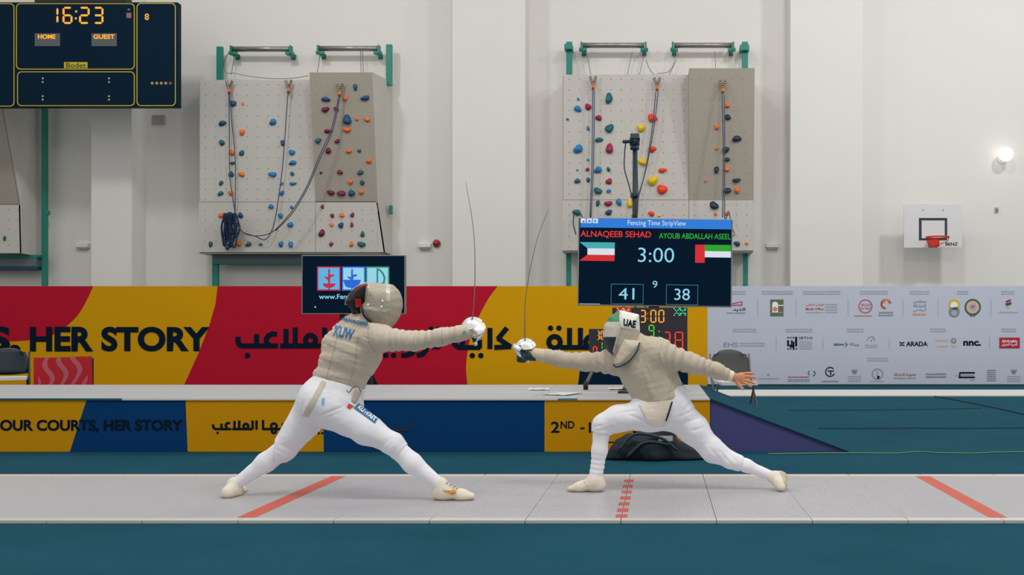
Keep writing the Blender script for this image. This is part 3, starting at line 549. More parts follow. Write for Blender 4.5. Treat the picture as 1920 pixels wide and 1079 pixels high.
# ------------------------------------------------------------------ main aluminium piste (nearest)
PZ = 0.02; PY0, PY1 = 5.47, 7.06
piste = empty('fencing_piste', Vector((-.2, 6.2, 0)), 'long ribbed aluminium fencing piste with red lines under both fencers', 'fencing piste')
NR = 40; prof = []
for k in range(NR):
    x = k * .5 / NR; w = .5 / NR
    prof += [(x + .1 * w, .0165), (x + .22 * w, PZ), (x + .78 * w, PZ), (x + .9 * w, .0165)]
prof = [(.0015, .0)] + [(.0015, .0165)] + prof[1:-1] + [(.4985, .0165), (.4985, .0)]
n = len(prof); me0 = None
for i in range(-11, 6):
    X = -.203 + .5 * i
    vs = [(X + x, y, zz_) for y in (PY0, PY1) for x, zz_ in prof]
    if me0 is None:
        o = mesh('piste_panel', vs, [(k, k + 1, n + k + 1, n + k) for k in range(n - 1)] + [(0, n, 2 * n - 1, n - 1)], M_alu, piste); me0 = o.data; x00 = X
        r1 = MB().box(X + .0015, X + .4985, 5.40, PY0, 0, PZ + .001, .004).build('edge_rail', M_rail, piste)
        r2 = MB().box(X + .0015, X + .4985, PY1, PY1 + .09, 0, PZ + .001, .004).build('edge_rail', M_railb, piste, label='pinkish rear rail')
    else:
        for src in (o, r1, r2):
            c = src.copy(); COL.objects.link(c); c.parent = piste; c.location = (X - x00, 0, 0)
for X in (-2.19, 1.79): MB().box(X - .048, X + .048, PY0 + .01, PY1 - .01, PZ, PZ + .0012).build('marking_line', M_tape, piste)
for y in (5.52, 5.71, 5.92, 6.13, 6.36, 6.6, 6.84): MB().box(-.234, -.172, y - .048, y + .048, PZ, PZ + .0012).build('marking_dash', M_tape, piste)
# ------------------------------------------------------------------ raised stage with ramp
SY, SB, SZ = 8.66, 10.97, .446
stage = empty('raised_stage', Vector((-2.6, 9.8, 0)), 'low raised stage with printed yellow and blue front board behind fencers', 'stage')
XR = (1331 - CX) / F * SY
M_deck = mat('stage_deck', (186, 188, 192), .5, metal=.15, var=.12, vscale=2.5, stretch=(.5, 3, 1))
for k in range(5):
    x0 = XR - 1.5 * (k + 1); MB().box(x0 + .004, XR - 1.5 * k, SY + .02, SB, SZ - .05, SZ).build('deck_panel', M_deck, stage)
MB().box(XR - 7.5, XR, SY + .03, SB, 0, SZ - .05).build('stage_frame', M_black, stage)
YBd = SY
def sp(pts, m, nm='printed_panel', dy=0, lab=None): return ppoly(pts, YBd - dy, .01).build(nm, m, stage, label=lab)
M_yel2 = mat('stage_board_yellow', (200, 142, 0), .8, spec=.15)
t_, b_ = 751, 847.5
sp([(-60, t_), (162, t_), (131, b_), (-60, b_)], M_yel2, lab='yellow panel'); sp([(162, t_), (348, t_), (352, b_), (131, b_)], M_blue, lab='dark blue panel')
sp([(348, t_), (606, t_), (607, b_), (352, b_)], M_yel2, lab='yellow panel'); sp([(606, t_), (1021, t_), (1021, b_), (607, b_)], M_blue, lab='dark blue panel')
sp([(1021, t_), (1331, t_), (1331, b_), (1021, b_)], M_yel2, lab='yellow panel')
for x0, x1, m in ((-60, 230, mat('edge_teal', (10, 80, 96), .5)), (230, 1046, M_rail), (1046, 1083, mat('edge_blue', (70, 120, 150), .5)), (1083, 1331, M_rail)):
    a, b = P(x0, 751, SY), P(x1, 747.6, SY); MB().box(a.x, b.x, SY - .012, SY + .02, a.z, SZ + .002).build('deck_edge', m, stage)
M_ink2 = mat('ink_on_blue', (4, 34, 58), .6)
ys = YBd - .003
text('OUR COURTS, HER STORY', 0, 787.5, 343, 812, ys, M_ink, stage, bold=.036)
z = lambda p: Z(p, 380, 780, 7.385)
strokes([z([(140, 125), (150, 165), (175, 185), (260, 185), (390, 185)]), z([(260, 185), (260, 110)]), z([(372, 100), (335, 105), (315, 135), (340, 180)]), z([(440, 70), (440, 185)]), z([(505, 65), (505, 185)]), z([(408, 185), (690, 185)]), z(cpts(597, 145, 33)), z([(690, 65), (690, 185)]), z([(745, 65), (745, 192)]),
        z([(835, 65), (835, 185), (1215, 185)]), z(cpts(985, 145, 38)), z(cpts(985, 212, 28)), z([(1110, 105), (1110, 185)]), z([(1215, 110), (1215, 185)]), z([(1500, 185), (1645, 185)]), z([(1645, 185), (1645, 110)])], 4.3, ys, M_ink, stage, 'Arabic lettering')
strokes([[(640, 806), (690, 806)], [(655, 793), (655, 806)], [(690, 790), (690, 806)], [(737, 795), (737, 807), (772, 807), (772, 791)], [(748, 794), (745, 799), (757, 806)]], 4.0, ys, M_ink2, stage, 'Arabic lettering on blue')
for x, y in ((205, 238), (1070, 240), (1108, 240), (1605, 242), (1655, 242)):
    q = z([(x, y)])[0]; ppoly(circ(q[0], q[1], 2.3, 12), ys, .003).build('letter_dot', M_ink, stage)
text('2', 1033, 791, 1049, 812, ys, M_ink, stage); text('ND', 1051, 790, 1077, 804, ys, M_ink, stage); MB().hexa([P(1088, 805, ys), P(1096, 805, ys), P(1096, 802, ys), P(1088, 802, ys)], [P(1088, 805, ys + .002), P(1096, 805, ys + .002), P(1096, 802, ys + .002), P(1088, 802, ys + .002)]).build('lettering', M_ink, stage); text('12', 1104, 792, 1128, 812, ys, M_ink, stage); text('TH', 1131, 791, 1150, 803, ys, M_ink, stage)
text('FEBRUARY', 1187, 803, 1281, 819, ys, M_ink, stage)
# ramp at the right end
XE = (1592 - CX) / F * SY
rv = [Vector((XR, SY + .02, 0)), Vector((XE, SY + .02, 0)), Vector((XR, SY + .02, SZ))]
MB().prism(rv, (0, SB - SY - .02, 0)).build('ramp', mat('ramp_purple_navy', (62, 66, 122), .7, var=.1), stage, label='purple side of the ramp')
MB().hexa([Vector((XR, SY, SZ + .004)), Vector((XE, SY, .004)), Vector((XE, SB, .004)), Vector((XR, SB, SZ + .004))], [Vector((XR, SY, SZ - .008)), Vector((XE, SY, -.0)), Vector((XE, SB, -.0)), Vector((XR, SB, SZ - .008))]).build('ramp_surface', M_floor, stage, label='teal carpet on the ramp')
# ------------------------------------------------------------------ things on the stage
def sheet(px0, px1, Y0, Y1, rz, lab):
    x0 = (px0 - CX) / F * (Y0 + Y1) / 2; x1 = (px1 - CX) / F * (Y0 + Y1) / 2; c, s = math.cos(rz), math.sin(rz); cx, cy = (x0 + x1) / 2, (Y0 + Y1) / 2
    mb = MB(); nx = 6; vs = []; fs_ = []
    for i in range(nx + 1):
        for j in range(2):
            x = (i / nx - .5) * (x1 - x0); y = (j - .5) * (Y1 - Y0); zc = SZ + .003 + .006 * abs(math.sin(i * 1.3))
            vs.append((cx + x * c - y * s, cy + x * s + y * c, zc))
    for i in range(nx): fs_.append((2 * i, 2 * i + 2, 2 * i + 3, 2 * i + 1))
    r = empty('paper_sheet', Vector((cx, cy, SZ)), lab, 'paper', 'papers on the stage')
    mesh('sheet', vs, fs_, mat('paper_white', (222, 222, 222), .8), r)
    nn = len(vs)
sheet(1140, 1172, 10.0, 10.3, .1, 'white paper sheet on the stage near the dark tripod foot')
sheet(1028, 1082, 9.1, 9.45, -.35, 'crumpled paper with dark marks lying at stage front')
sheet(990, 1030, 9.9, 10.2, .2, 'grey paper leaf behind crumpled paper on stage')
# large score screen
def screen(px, Y, roll, depth, label, standY):
    (x0, y0, x1, y1) = px; c = P((x0 + x1) / 2, (y0 + y1) / 2, Y); w = (x1 - x0) / F * Y; h = (y1 - y0) / F * Y
    r = empty('display_screen', Vector((c.x, Y, standY)), label, 'screen')
    bz = .012
    MB().box(c.x - w / 2, c.x + w / 2, Y, Y + depth, c.z - h / 2, c.z + h / 2, .006).build('bezel', mat('bezel_grey', (136, 138, 140), .4, metal=.3), r)
    MB().box(c.x - w / 2 + bz, c.x + w / 2 - bz, Y - .002, Y + .01, c.z - h / 2 + bz, c.z + h / 2 - bz).build('panel', M_screen, r)
    MB().box(c.x - w * .2, c.x + w * .2, Y + depth, Y + depth + .04, c.z - h * .25, c.z + h * .25, .01).build('rear_cover', M_black, r)
    return r, c, w, h
M_screen = mat('screen_glass', (0, 22, 42), .25, spec=.04, emit=1.0)
M_scr = {k: mat('screen_' + k, v, emit=e) for k, v, e in (('bar', (10, 130, 235), .95), ('red', (245, 40, 30), 1.0), ('green', (30, 200, 40), .8), ('cyan', (150, 225, 255), 1.0), ('white', (232, 240, 250), 1.0), ('kteal', (60, 190, 196), .9), ('kred', (226, 10, 26), 1.0), ('kgreen', (0, 180, 10), .9), ('pale', (160, 225, 250), 1.0), ('blue', (10, 110, 235), .95), ('crim', (214, 20, 60), .9), ('egreen', (24, 150, 110), .9), ('lblue', (90, 190, 245), 1.0), ('line', (60, 140, 180), .7), ('dim', (190, 195, 200), .8))}
M_screen.node_tree.nodes['Principled BSDF'].inputs['Base Color'].default_value = (.001, .002, .004, 1)
YV = 9.6
tv, c, w, h = screen((1080, 409.5, 1370, 575), YV, 0, .06, 'large score screen reading 3:00, 41 and 38 on tall stand', SZ)
YG = YV - .004
def sc(pts, k, nm='screen_graphic', par=None, Yg=None, d=0, lab=None): return ppoly(pts, (Yg or YG) - d, .001).build(nm, M_scr[k], par or tv, label=lab)
sc(rect(1084, 411, 1367, 428.5), 'bar', lab='blue title bar')
for x0, k in ((1084.5, 'white'), (1096, 'white'), (1107.5, 'white')): sc(rect(x0, 411.5, x0 + 9.5, 420), k, d=.001)
sc([(1087, 419), (1091, 414), (1092, 419)], 'crim', d=.002); sc([(1097, 418), (1101, 414), (1105, 418)], 'blue', d=.002); sc([(1110, 413), (1115, 416), (1110, 419)], 'egreen', d=.002)
text('Fencing Time StripView', 1173, 413.5, 1282, 426, YG - .002, M_scr['white'], tv, bold=0)
text('ALNAQEEB SEHAD', 1084.5, 434.5, 1217, 448, YG, M_scr['red'], tv, bold=0.01)
text('AYOUB ABDALLAH ASEEL', 1232, 437, 1366, 447.5, YG, M_scr['green'], tv, bold=0.01)
sc([(1083, 456), (1149, 456), (1149, 467.5), (1098, 467.5)], 'kteal'); sc(rect(1098, 467.5, 1149, 479.5), 'white'); sc([(1098, 479.5), (1149, 479.5), (1149, 491), (1083, 491)], 'kred')
sc([(1083, 456), (1098, 467.5), (1098, 479.5), (1083, 491)], 'line').data.materials[0] = M_screen
sc(rect(1300, 458, 1318, 492), 'kred'); sc(rect(1318, 458, 1367, 470), 'kgreen'); sc(rect(1318, 470, 1367, 481.5), 'white')
text('3:00', 1193, 465, 1260.5, 492, YG, M_scr['cyan'], tv, bold=-.005); text('9', 1221, 527, 1230, 540, YG, M_scr['cyan'], tv, bold=0)
for x0, x1, tx, u0, u1 in ((1143, 1204, '41', 1157.5, 1187), (1246.5, 1306.5, '38', 1262, 1291)):
    ring(rect(x0, 533.5, x1, 571.5), rect(x0 + 1, 534.5, x1 - 1, 570.5), YG).build('score_box', M_scr['line'], tv); text(tx, u0, 541, u1, 562.5, YG, M_scr['cyan'], tv, bold=.0)
sc(rect(1084, 571.2, 1123, 572.6), 'dim')
cc = P(1226, 560, YV); std = empty('screen_stand', Vector((cc.x, YV + .3, SZ)), 'black column stand carrying the large score screen', 'stand')
MB().box(cc.x - .05, cc.x + .05, YV + .105, YV + .16, SZ + .03, cc.z + .25).build('column', M_black, std)
MB().box(cc.x - .3, cc.x + .3, YV + .04, YV + .5, SZ + .001, SZ + .03, .008).build('base_plate', M_black, std)
tv.rotation_euler = (0, math.radians(.75), 0)
# scoring apparatus
YA = 9.5
ap = empty('scoring_apparatus', P(1220, 690, YA + .05), 'black scoring box with coloured digits under the large score screen', 'scoring box')
M_ap = mat('apparatus_black', (34, 32, 42), .5)
def bx(px0, py0, px1, py1, Y, d): a, b = P(px0, py1, Y), P(px1, py0, Y); return MB().box(a.x, b.x, Y, Y + d, a.z, b.z, .006)
bx(1148, 577, 1289, 692, YA, .07).build('case', M_ap, ap); bx(1104, 617, 1148, 675, YA, .07).build('side_module', M_ap, ap)
a_ = P(1200, 692, YA); MB().box(a_.x - .03, a_.x + .03, YA + .01, YA + .06, SZ + .02, a_.z).build('foot_post', M_black, ap); MB().box(a_.x - .2, a_.x + .2, YA - .1, YA + .1, SZ + .001, SZ + .02, .006).build('foot_plate', M_black, ap)
YD = YA - .005
def digs(spec, m, nm='digit'):
    for ch, x0, y0, x1, y1, w in spec:
        mb = MB(); seg7(mb, ch, x0, y0, x1, y1, w, YD, .5); mb.build(nm, m, ap)['kind'] = 'stuff'
digs([('3', 1201, 582.5, 1210, 604.5, 2.2), ('0', 1220.5, 582.5, 1229.5, 604.5, 2.2), ('0', 1235.5, 582.5, 1244.5, 604.5, 2.2), ('3', 1120, 621, 1123.5, 637, 1.8), ('0', 1127, 621, 1131, 637, 1.8)], M_ledor)
digs([('9', 1217, 610.5, 1226, 631, 2.2), ('1', 1124, 642, 1129, 655, 1.6)], M_ledgrn)
digs([('3', 1246, 623.5, 1256, 653, 2.2), ('8', 1266, 623.5, 1280, 653, 2.2), ('4', 1166, 623.5, 1178, 653, 2.2), ('1', 1188, 623.5, 1199, 653, 2.4), ('0', 1112.5, 650.5, 1119, 667, 2.2)], M_ledred)
for x, y, m in ((1214.5, 588, M_ledred), (1214.5, 598, M_ledred), (1236, 622, M_ledgrn), (1236, 632, M_ledgrn)): ppoly(circ(x, y, 1.3, 8), YD).build('colon_dot', m, ap)
ppoly(rect(1155, 577.5, 1184, 590), YD).build('lamp_window', mat('lamp_red_glow', (190, 8, 16), emit=.7), ap, label='red hit lamp')
for x0, m, nm in ((1158, mat('led_peach', (255, 190, 140), emit=1.2), 'peach'), (1264, M_ledteal, 'teal')):
    mb = MB()
    for k in range(2):
        for i in range(5):
            for j in range(5):
                if i == j or i + j == 4 or (k == 1 and (i == 0 or i == 4) and j != 2): t = ppoly(circ(x0 + k * 11.5 + i * 2.4, 579 + j * 3.1, 1.2, 6), YD - .005, .002); mb.add(t.v, t.f)
    o = mb.build('led_matrix', m, ap, label=nm + ' dot matrix lamp'); o['kind'] = 'stuff'
ppoly(rect(1126, 662, 1134, 668), YD).build('status_lamp', mat('led_sky', (90, 200, 230), emit=.8), ap)
# tripod with small camera
YT2 = 10.2
tr = empty('camera_tripod', P(1190, 727, YT2), 'tall dark tripod stand with a small camera above the screen', 'tripod')
tr.location.z = SZ
M_tri = mat('tripod_dark', (10, 48, 66), .45)
hub = P(1190, 530, YT2)
MB().tube([P(1190, 560, YT2), P(1190, 270, YT2)], [.026, .02], 10).build('pole', M_tri, tr, True)
MB().tube([P(1190, 371, YT2), P(1190, 363, YT2)], .042, 10).build('clamp_collar', M_tri, tr, True); MB().tube([P(1190, 281, YT2), P(1190, 275, YT2)], .045, 10).build('clamp_collar', M_tri, tr, True)
for dx, dy in ((-.47, -.18), (.45, -.15), (.02, .45)):
    f = Vector((hub.x + dx, YT2 + dy, SZ)); MB().tube([hub, f + Vector((0, 0, .05))], .016, 8).build('leg', M_steel, tr, True); MB().tube([f + Vector((0, 0, .07)), f], .024, 8).build('rubber_foot', M_black, tr, True)
MB().tube([P(1190, 273, YT2), P(1190, 258, YT2)], .05, 10).build('tripod_head', M_tri, tr, True)
a, b = P(1186, 262, YT2), P(1195, 252, YT2); MB().box(a.x - .02, b.x + .02, YT2 - .06, YT2 + .06, a.z, b.z, .008).build('camera_body', mat('camera_grey', (60, 70, 76), .5), tr)
MB().tube([P(1188, 265, YT2 - .02), P(1169, 266, YT2 - .1)], .018, 8).build('pan_handle', M_tri, tr, True)
for pts in ([(1173, 268), (1171, 290), (1171, 318), (1180, 350), (1188, 385), (1190, 405)], [(1196, 262), (1194, 290), (1195, 340), (1196, 375), (1194, 410)], [(1195, 256), (1199, 260), (1197, 270), (1191, 274)]):
    MB().tube(spline([P(x, y, YT2 - .03) for x, y in pts], 6), .007, 5).build('cable', mat('cable_grey', (70, 74, 80), .6), tr, True)
# smaller screen behind the left fencer
YK = 12.2
t2, c, w, h = screen((565.5, 478.5, 760, 589.5), YK, 0, .06, 'smaller dark screen with three square fencer logos behind left fencer', 0)
YG2 = YK - .004
def s2(pts, k, d=0, lab=None): return sc(pts, k, par=t2, Yg=YG2, d=d, lab=lab)
for x0, fr, bgc, lab in ((594.5, 'crim', 'lblue', 'red framed logo square'), (641, 'blue', 'pale', 'blue framed logo square'), (686, 'egreen', 'pale', 'green framed logo square')):
    s2(rect(x0, 500, x0 + 44, 545.5), fr, lab=lab); s2(rect(x0 + 2.5, 502.5, x0 + 41.5, 543), bgc, d=.001)
for x0, k, wd in ((617, 'crim', 13), (660, 'blue', 17)):     # little fencer on a bowl shaped guard
    s2([(x0 - wd, 532 if k == 'crim' else 525), (x0 + wd, 532 if k == 'crim' else 525), (x0 + wd * .75, 537), (x0 + wd * .4, 540), (x0 - wd * .4, 540), (x0 - wd * .75, 537)], k, d=.002)
    s2([(x0 - 1.5, 505), (x0 + 2, 505), (x0 + 1.5, 515), (x0 + 9, 515), (x0 + 10, 518), (x0 + 3, 520), (x0 + 2, 527), (x0 + 1.5, 543), (x0 - 1.5, 543), (x0 - 2, 526), (x0 - 9, 520), (x0 - 8, 518.5), (x0 - 2, 520)], k, d=.003)
ring([(706, 503), (713, 505), (720, 513), (723, 522), (721, 532), (712, 536), (706, 536), (706, 520)], [(709, 507.5), (712, 508.5), (717, 515), (719.5, 522), (718, 529.5), (711, 532.5), (709, 532.5), (709, 520)], YG2 - .003, .001).build('screen_graphic', M_scr['egreen'], t2)
text('www.FencingTime.com', 598, 552, 728, 564, YG2, M_scr['cyan'], t2, bold=.01)
s2(circ(591, 576, 1.8, 8), 'dim')
for x in (c.x - .16, c.x + .16):
    MB().box(x - .03, x + .03, YK + .08, YK + .14, .03, c.z + .2, .006).build('stand_post', M_black, t2); MB().box(x - .04, x + .04, YK - .25, YK + .45, 0, .04, .01).build('stand_foot', M_black, t2)
# ------------------------------------------------------------------ folding chairs
def chair(X, Y, rz, label, mb_, mf, ms, sc_=1.0):
    r = empty('folding_chair', Vector((X, Y, 0)), label, 'chair', 'folding chairs behind the stage'); kids = []
    T = lambda x, y, zz_: (X + (x * math.cos(rz) - y * math.sin(rz)) * sc_, Y + (x * math.sin(rz) + y * math.cos(rz)) * sc_, zz_ * sc_)
    # chair faces -y locally; backrest curved plate
    vs = []; fs_ = []; nx, nz = 10, 6
    for s in (0, 1):
        for j in range(nz + 1):
            for i in range(nx + 1):
                u = i / nx * 2 - 1; v = j / nz; wid = .215 * (1 - .22 * max(0, v - .55) ** 2 * 8 * abs(u) ** 2)
                zz_ = .5 + .31 * v - (.05 * u * u if j == nz else 0) + (.02 * (1 - u * u) if j == 0 else 0) * -1
                vs.append(T(u * wid, .21 + .04 * v - .05 * (1 - u * u) * -1 + s * .012, zz_))
    N = (nx + 1) * (nz + 1)
    for j in range(nz):
        for i in range(nx):
            k = j * (nx + 1) + i; fs_ += [(k, k + 1, k + nx + 2, k + nx + 1), (N + k, N + k + nx + 1, N + k + nx + 2, N + k + 1)]
    rim = [i for i in range(nx + 1)] + [j * (nx + 1) + nx for j in range(1, nz + 1)] + [nz * (nx + 1) + i for i in range(nx - 1, -1, -1)] + [j * (nx + 1) for j in range(nz - 1, 0, -1)]
    for k in range(len(rim)): a, b = rim[k], rim[(k + 1) % len(rim)]; fs_.append((b, a, N + a, N + b))
    mesh('backrest', vs, fs_, mb_, r, True)
    q = [T(-.2, -.2, .43), T(.2, -.2, .43), T(.2, .2, .43), T(-.2, .2, .43)]; bm = MB()
    bm.add([Vector(p) for p in q] + [Vector(p) + Vector((0, 0, .035)) for p in q], [(3, 2, 1, 0), (4, 5, 6, 7), (0, 1, 5, 4), (1, 2, 6, 5), (2, 3, 7, 6), (3, 0, 4, 7)]); bm.build('seat', ms, r)
    for s in (-1, 1):
        MB().tube([T(s * .225, .27, .76), T(s * .225, .2, .5), T(s * .225, -.24, 0)], .012, 8).build('leg', mf, r, True)
        MB().tube([T(s * .205, -.05, .44), T(s * .205, .3, 0)], .012, 8).build('leg', mf, r, True)
    MB().tube([T(-.205, .24, .08), T(.205, .24, .08)], .009, 6).build('stretcher', mf, r, True); MB().tube([T(-.225, -.16, .1), T(.225, -.16, .1)], .009, 6).build('stretcher', mf, r, True)
    return r
M_chb = mat('chair_black', (8, 36, 46), .4); M_chg = mat('chair_grey', (82, 84, 82), .6); M_chs = mat('chair_seat_white', (226, 226, 224), .6)
pc = P(1379, 760, 11.35); chair(pc.x, 11.35, .18, 'grey folding chair with white seat right of the fencers', M_chg, mat('chair_tube_grey', (108, 106, 100), .5), M_chs)
pc = P(14, 700, 12.5); ch1 = chair(pc.x, 12.5, .55, 'black folding chair beside red folded board behind the stage', M_chb, M_chb, M_chs)
pc = P(-66, 700, 12.5); chair(pc.x, 12.5, .35, 'black folding chair cut off by the left frame edge', M_chb, M_chb, M_chs)
# red board
rb = empty('red_board', P(118, 722, 12.45), 'red board with pink wave pattern leaning beside black chairs', 'board')
rb.location.z = 0
YR = 12.45; vs = []; fs_ = []; mi = []; nx, nz = 200, 90
for j in range(nz + 1):
    for i in range(nx + 1):
        u = i / nx; v = j / nz; px = 63 + (172 - 63) * u + 4 * v * (1 - u) * 0 - (4 * (1 - v) * u) * -1 * 0 + 3 * v * u; py = 671 - 3 * u * u + (100) * v
        p = P(px, py, YR + .05 * math.sin(u * 5)); vs.append(p)
for j in range(nz):
    for i in range(nx):
        k = j * (nx + 1) + i; fs_.append((k, k + nx + 1, k + nx + 2, k + 1)); u = (i + .5) / nx; v = (j + .5) / nz
        w_ = math.sin((u * 4.4 + .35 * math.sin(v * 9 + u * 3)) * 2 * math.pi + v * 3); mi.append(1 if w_ > .45 and .08 < u < .92 else 0)
mesh('printed_sheet', vs, fs_, [mat('sign_red', (200, 8, 28), .35), mat('sign_pink', (206, 96, 116), .35)], rb, True, mi=mi)
for px in (66, 168): a = P(px, 672, YR); MB().box(a.x - .012, a.x + .012, YR + .03, YR + .07, 0, a.z).build('edge_post', M_dark, rb)
# ------------------------------------------------------------------ floor cables
def cable(pts, r, m, label):
    o = MB().tube(spline([Vector((x, y, r)) for x, y in pts], 8), r, 6).build('floor_cable', m, None, True); top(o, label, 'cable')
cb = lambda px, py: ((px - CX) / (py - CY) * EYE, F * EYE / (py - CY))
cable([cb(x, y) for x, y in ((1440, 853), (1520, 852), (1600, 851.5), (1680, 852), (1720, 849), (1760, 851), (1830, 852), (1870, 850), (1990, 849))], .006, mat('cable_green', (84, 140, 104), .6), 'pale green cable lying across the teal floor at right')
cable([cb(x, y) for x, y in ((1535, 804.5), (1600, 805), (1700, 804), (1800, 804.5), (1990, 803))], .004, M_dark, 'thin dark cable on the floor beyond the green one')
cable([cb(x, y) for x, y in ((1480, 770.5), (1600, 770), (1700, 769), (1840, 767))], .0035, M_dark, 'thin dark cable on the floor nearest the far strip')
cable([cb(x, y) for x, y in ((1752, 744.5), (1800, 753), (1860, 765), (1940, 783))], .007, M_dark, 'dark cable slanting away from the far strip')
# ------------------------------------------------------------------ signed-distance bodies
def nz(Pp, s, seed=0):
    r = np.random.RandomState(seed); out = 0
    for k in range(5):
        d = r.normal(size=3); d /= np.linalg.norm(d); d2 = r.normal(size=3); f = s * (1 + .55 * k)
        out = out + np.sin((Pp @ d.astype(np.float32)) * f + 1.7 * np.sin((Pp @ d2.astype(np.float32)) * f * .45 + k) + r.uniform(0, 6)) / (1 + .4 * k)
    return out / 2.6
def cone(a, b, ra, rb, k=.03, flat=None, wr=None): return ('c', np.array(a, np.float32), np.array(b, np.float32), ra, rb, k, flat, wr)
def ball(c, r, k=.03, flat=None): return cone(c, Vector(c) + Vector((0, 0, 1e-4)), r, r, k, flat)
def sdf_prim(pr, Pp):
    _, a, b, ra, rb, k, flat, wr = pr
    q = Pp - a; ba = b - a
    if flat is not None:
        for ax, s in (flat if isinstance(flat[0][0], (list, tuple)) else [flat]):
            ax = np.array(ax, np.float32); ax /= np.linalg.norm(ax)
            q = q + ((q @ ax) * (1 / s - 1))[..., None] * ax; ba = ba + (ba @ ax) * (1 / s - 1) * ax
    L2 = max(float(ba @ ba), 1e-9); t = np.clip((q @ ba) / L2, 0, 1)
    d = np.linalg.norm(q - t[..., None] * ba, axis=-1); r = ra + (rb - ra) * t
    if wr is not None:
        amp, wl, sd = wr; L = math.sqrt(L2)
        r = r + amp * np.sin(2 * np.pi * t * L / wl + 2.2 * nz(Pp, 9, sd)) * (np.abs(np.sin(np.pi * t)) ** .5)
    return d - r
def sdf(prims, Pp, grow=0.0):
    D = None
    for pr in prims:
        d = sdf_prim(pr, Pp) - grow
        if D is None: D = d; continue
        k = pr[5]; h = np.clip(.5 + .5 * (D - d) / k, 0, 1); D = D * (1 - h) + d * h - k * h * (1 - h)
    return D
def nets(D, o, h):
    S = D < 0; nx, ny, nzz = D.shape
    idx = -np.ones((nx - 1, ny - 1, nzz - 1), np.int64)
    cnt = np.zeros(idx.shape, np.int8)
    for a in (0, 1):
        for b in (0, 1):
            for c in (0, 1): cnt += S[a:nx - 1 + a, b:ny - 1 + b, c:nzz - 1 + c]
    act = (cnt > 0) & (cnt < 8); I = np.argwhere(act); idx[act] = np.arange(len(I))
    acc = np.zeros((len(I), 3)); w = np.zeros(len(I))
    cr = [np.array((a, b, c)) for a in (0, 1) for b in (0, 1) for c in (0, 1)]
    for i in range(8):
        for j in range(i + 1, 8):
            if np.abs(cr[i] - cr[j]).sum() != 1: continue
            d0 = D[tuple((I + cr[i]).T)]; d1 = D[tuple((I + cr[j]).T)]; m = (d0 < 0) != (d1 < 0)
            t = np.where(m, d0 / np.where(m, d0 - d1, 1), 0)
            acc += np.where(m[:, None], cr[i] + t[:, None] * (cr[j] - cr[i]), 0); w += m
    V = (I + acc / w[:, None]) * h + np.array(o); Q = []
    for ax in range(3):
        u, v = (ax + 1) % 3, (ax + 2) % 3; sl0 = [slice(0, None)] * 3; sl1 = [slice(0, None)] * 3; sl0[ax] = slice(0, -1); sl1[ax] = slice(1, None)
        A, B = S[tuple(sl0)], S[tuple(sl1)]; E = np.argwhere(A != B)
        E = E[(E[:, u] > 0) & (E[:, v] > 0) & (E[:, u] < D.shape[u] - 1) & (E[:, v] < D.shape[v] - 1)]
        eu = np.zeros(3, int); eu[u] = 1; ev = np.zeros(3, int); ev[v] = 1
        q = np.stack([idx[tuple((E - eu - ev).T)], idx[tuple((E - ev).T)], idx[tuple(E.T)], idx[tuple((E - eu).T)]], 1)
        fl = ~A[tuple(E.T)]; q[fl] = q[fl][:, ::-1]; Q.append(q)
    Q = np.concatenate(Q); return V, Q[(Q >= 0).all(1)]
def bounds(prims, pad):
    lo = np.full(3, 1e9); hi = -lo
    for pr in prims:
        for p, r in ((pr[1], pr[3]), (pr[2], pr[4])): lo = np.minimum(lo, p - r); hi = np.maximum(hi, p + r)
    return lo - pad, hi + pad
def grow_mesh(name, prims, h, m, parent, grow=0.0, cuts=(), disp=None, region=None, label=None, mfun=None, smooth_it=1, fn=None, box=None):
    lo, hi = box if box is not None else bounds(prims, .02 + grow + 2 * h)
    n = np.ceil((hi - lo) / h).astype(int) + 1
    g = np.stack(np.meshgrid(*[lo[i] + h * np.arange(n[i]) for i in range(3)], indexing='ij'), -1).astype(np.float32)
    D = (fn(g) if fn else sdf(prims, g, grow))
    if disp is not None:
        near = np.abs(D) < .03; pts = g[near]; D[near] += disp(pts)
    for cu in cuts:             # (point, outward normal[, x limits inside which the cut applies])
        nn = np.array(cu[1], np.float32); nn /= np.linalg.norm(nn); pl = (g - np.array(cu[0], np.float32)) @ nn
        if len(cu) > 2: pl = np.minimum(pl, np.minimum(g[..., 0] - cu[2][0], cu[2][1] - g[..., 0]))
        D = np.maximum(D, pl)
    if region is not None: D = np.maximum(D, region(g))
    V, Q = nets(D, lo, h)
    if smooth_it:
        for _ in range(smooth_it):
            acc = np.zeros_like(V); c = np.zeros(len(V))
            for k in range(4):
                a, b = Q[:, k], Q[:, (k + 1) % 4]; np.add.at(acc, a, V[b]); np.add.at(acc, b, V[a]); np.add.at(c, a, 1); np.add.at(c, b, 1)
            V = V * .5 + .5 * acc / np.maximum(c, 1)[:, None]
    mi = None
    if mfun is not None: mi = mfun(V[Q].mean(1))
    return mesh(name, V, Q, m, parent, True, label, mi)
def world_tris(objs):
    vs = []; fs_ = []
    for o in objs:
        off = Vector((0, 0, 0)); q = o.parent
        while q is not None: off += q.location; q = q.parent
        k = len(vs); vs += [v.co + off for v in o.data.vertices]; fs_ += [tuple(i + k for i in p.vertices) for p in o.data.polygons]
    return BVHTree.FromPolygons(vs, fs_)
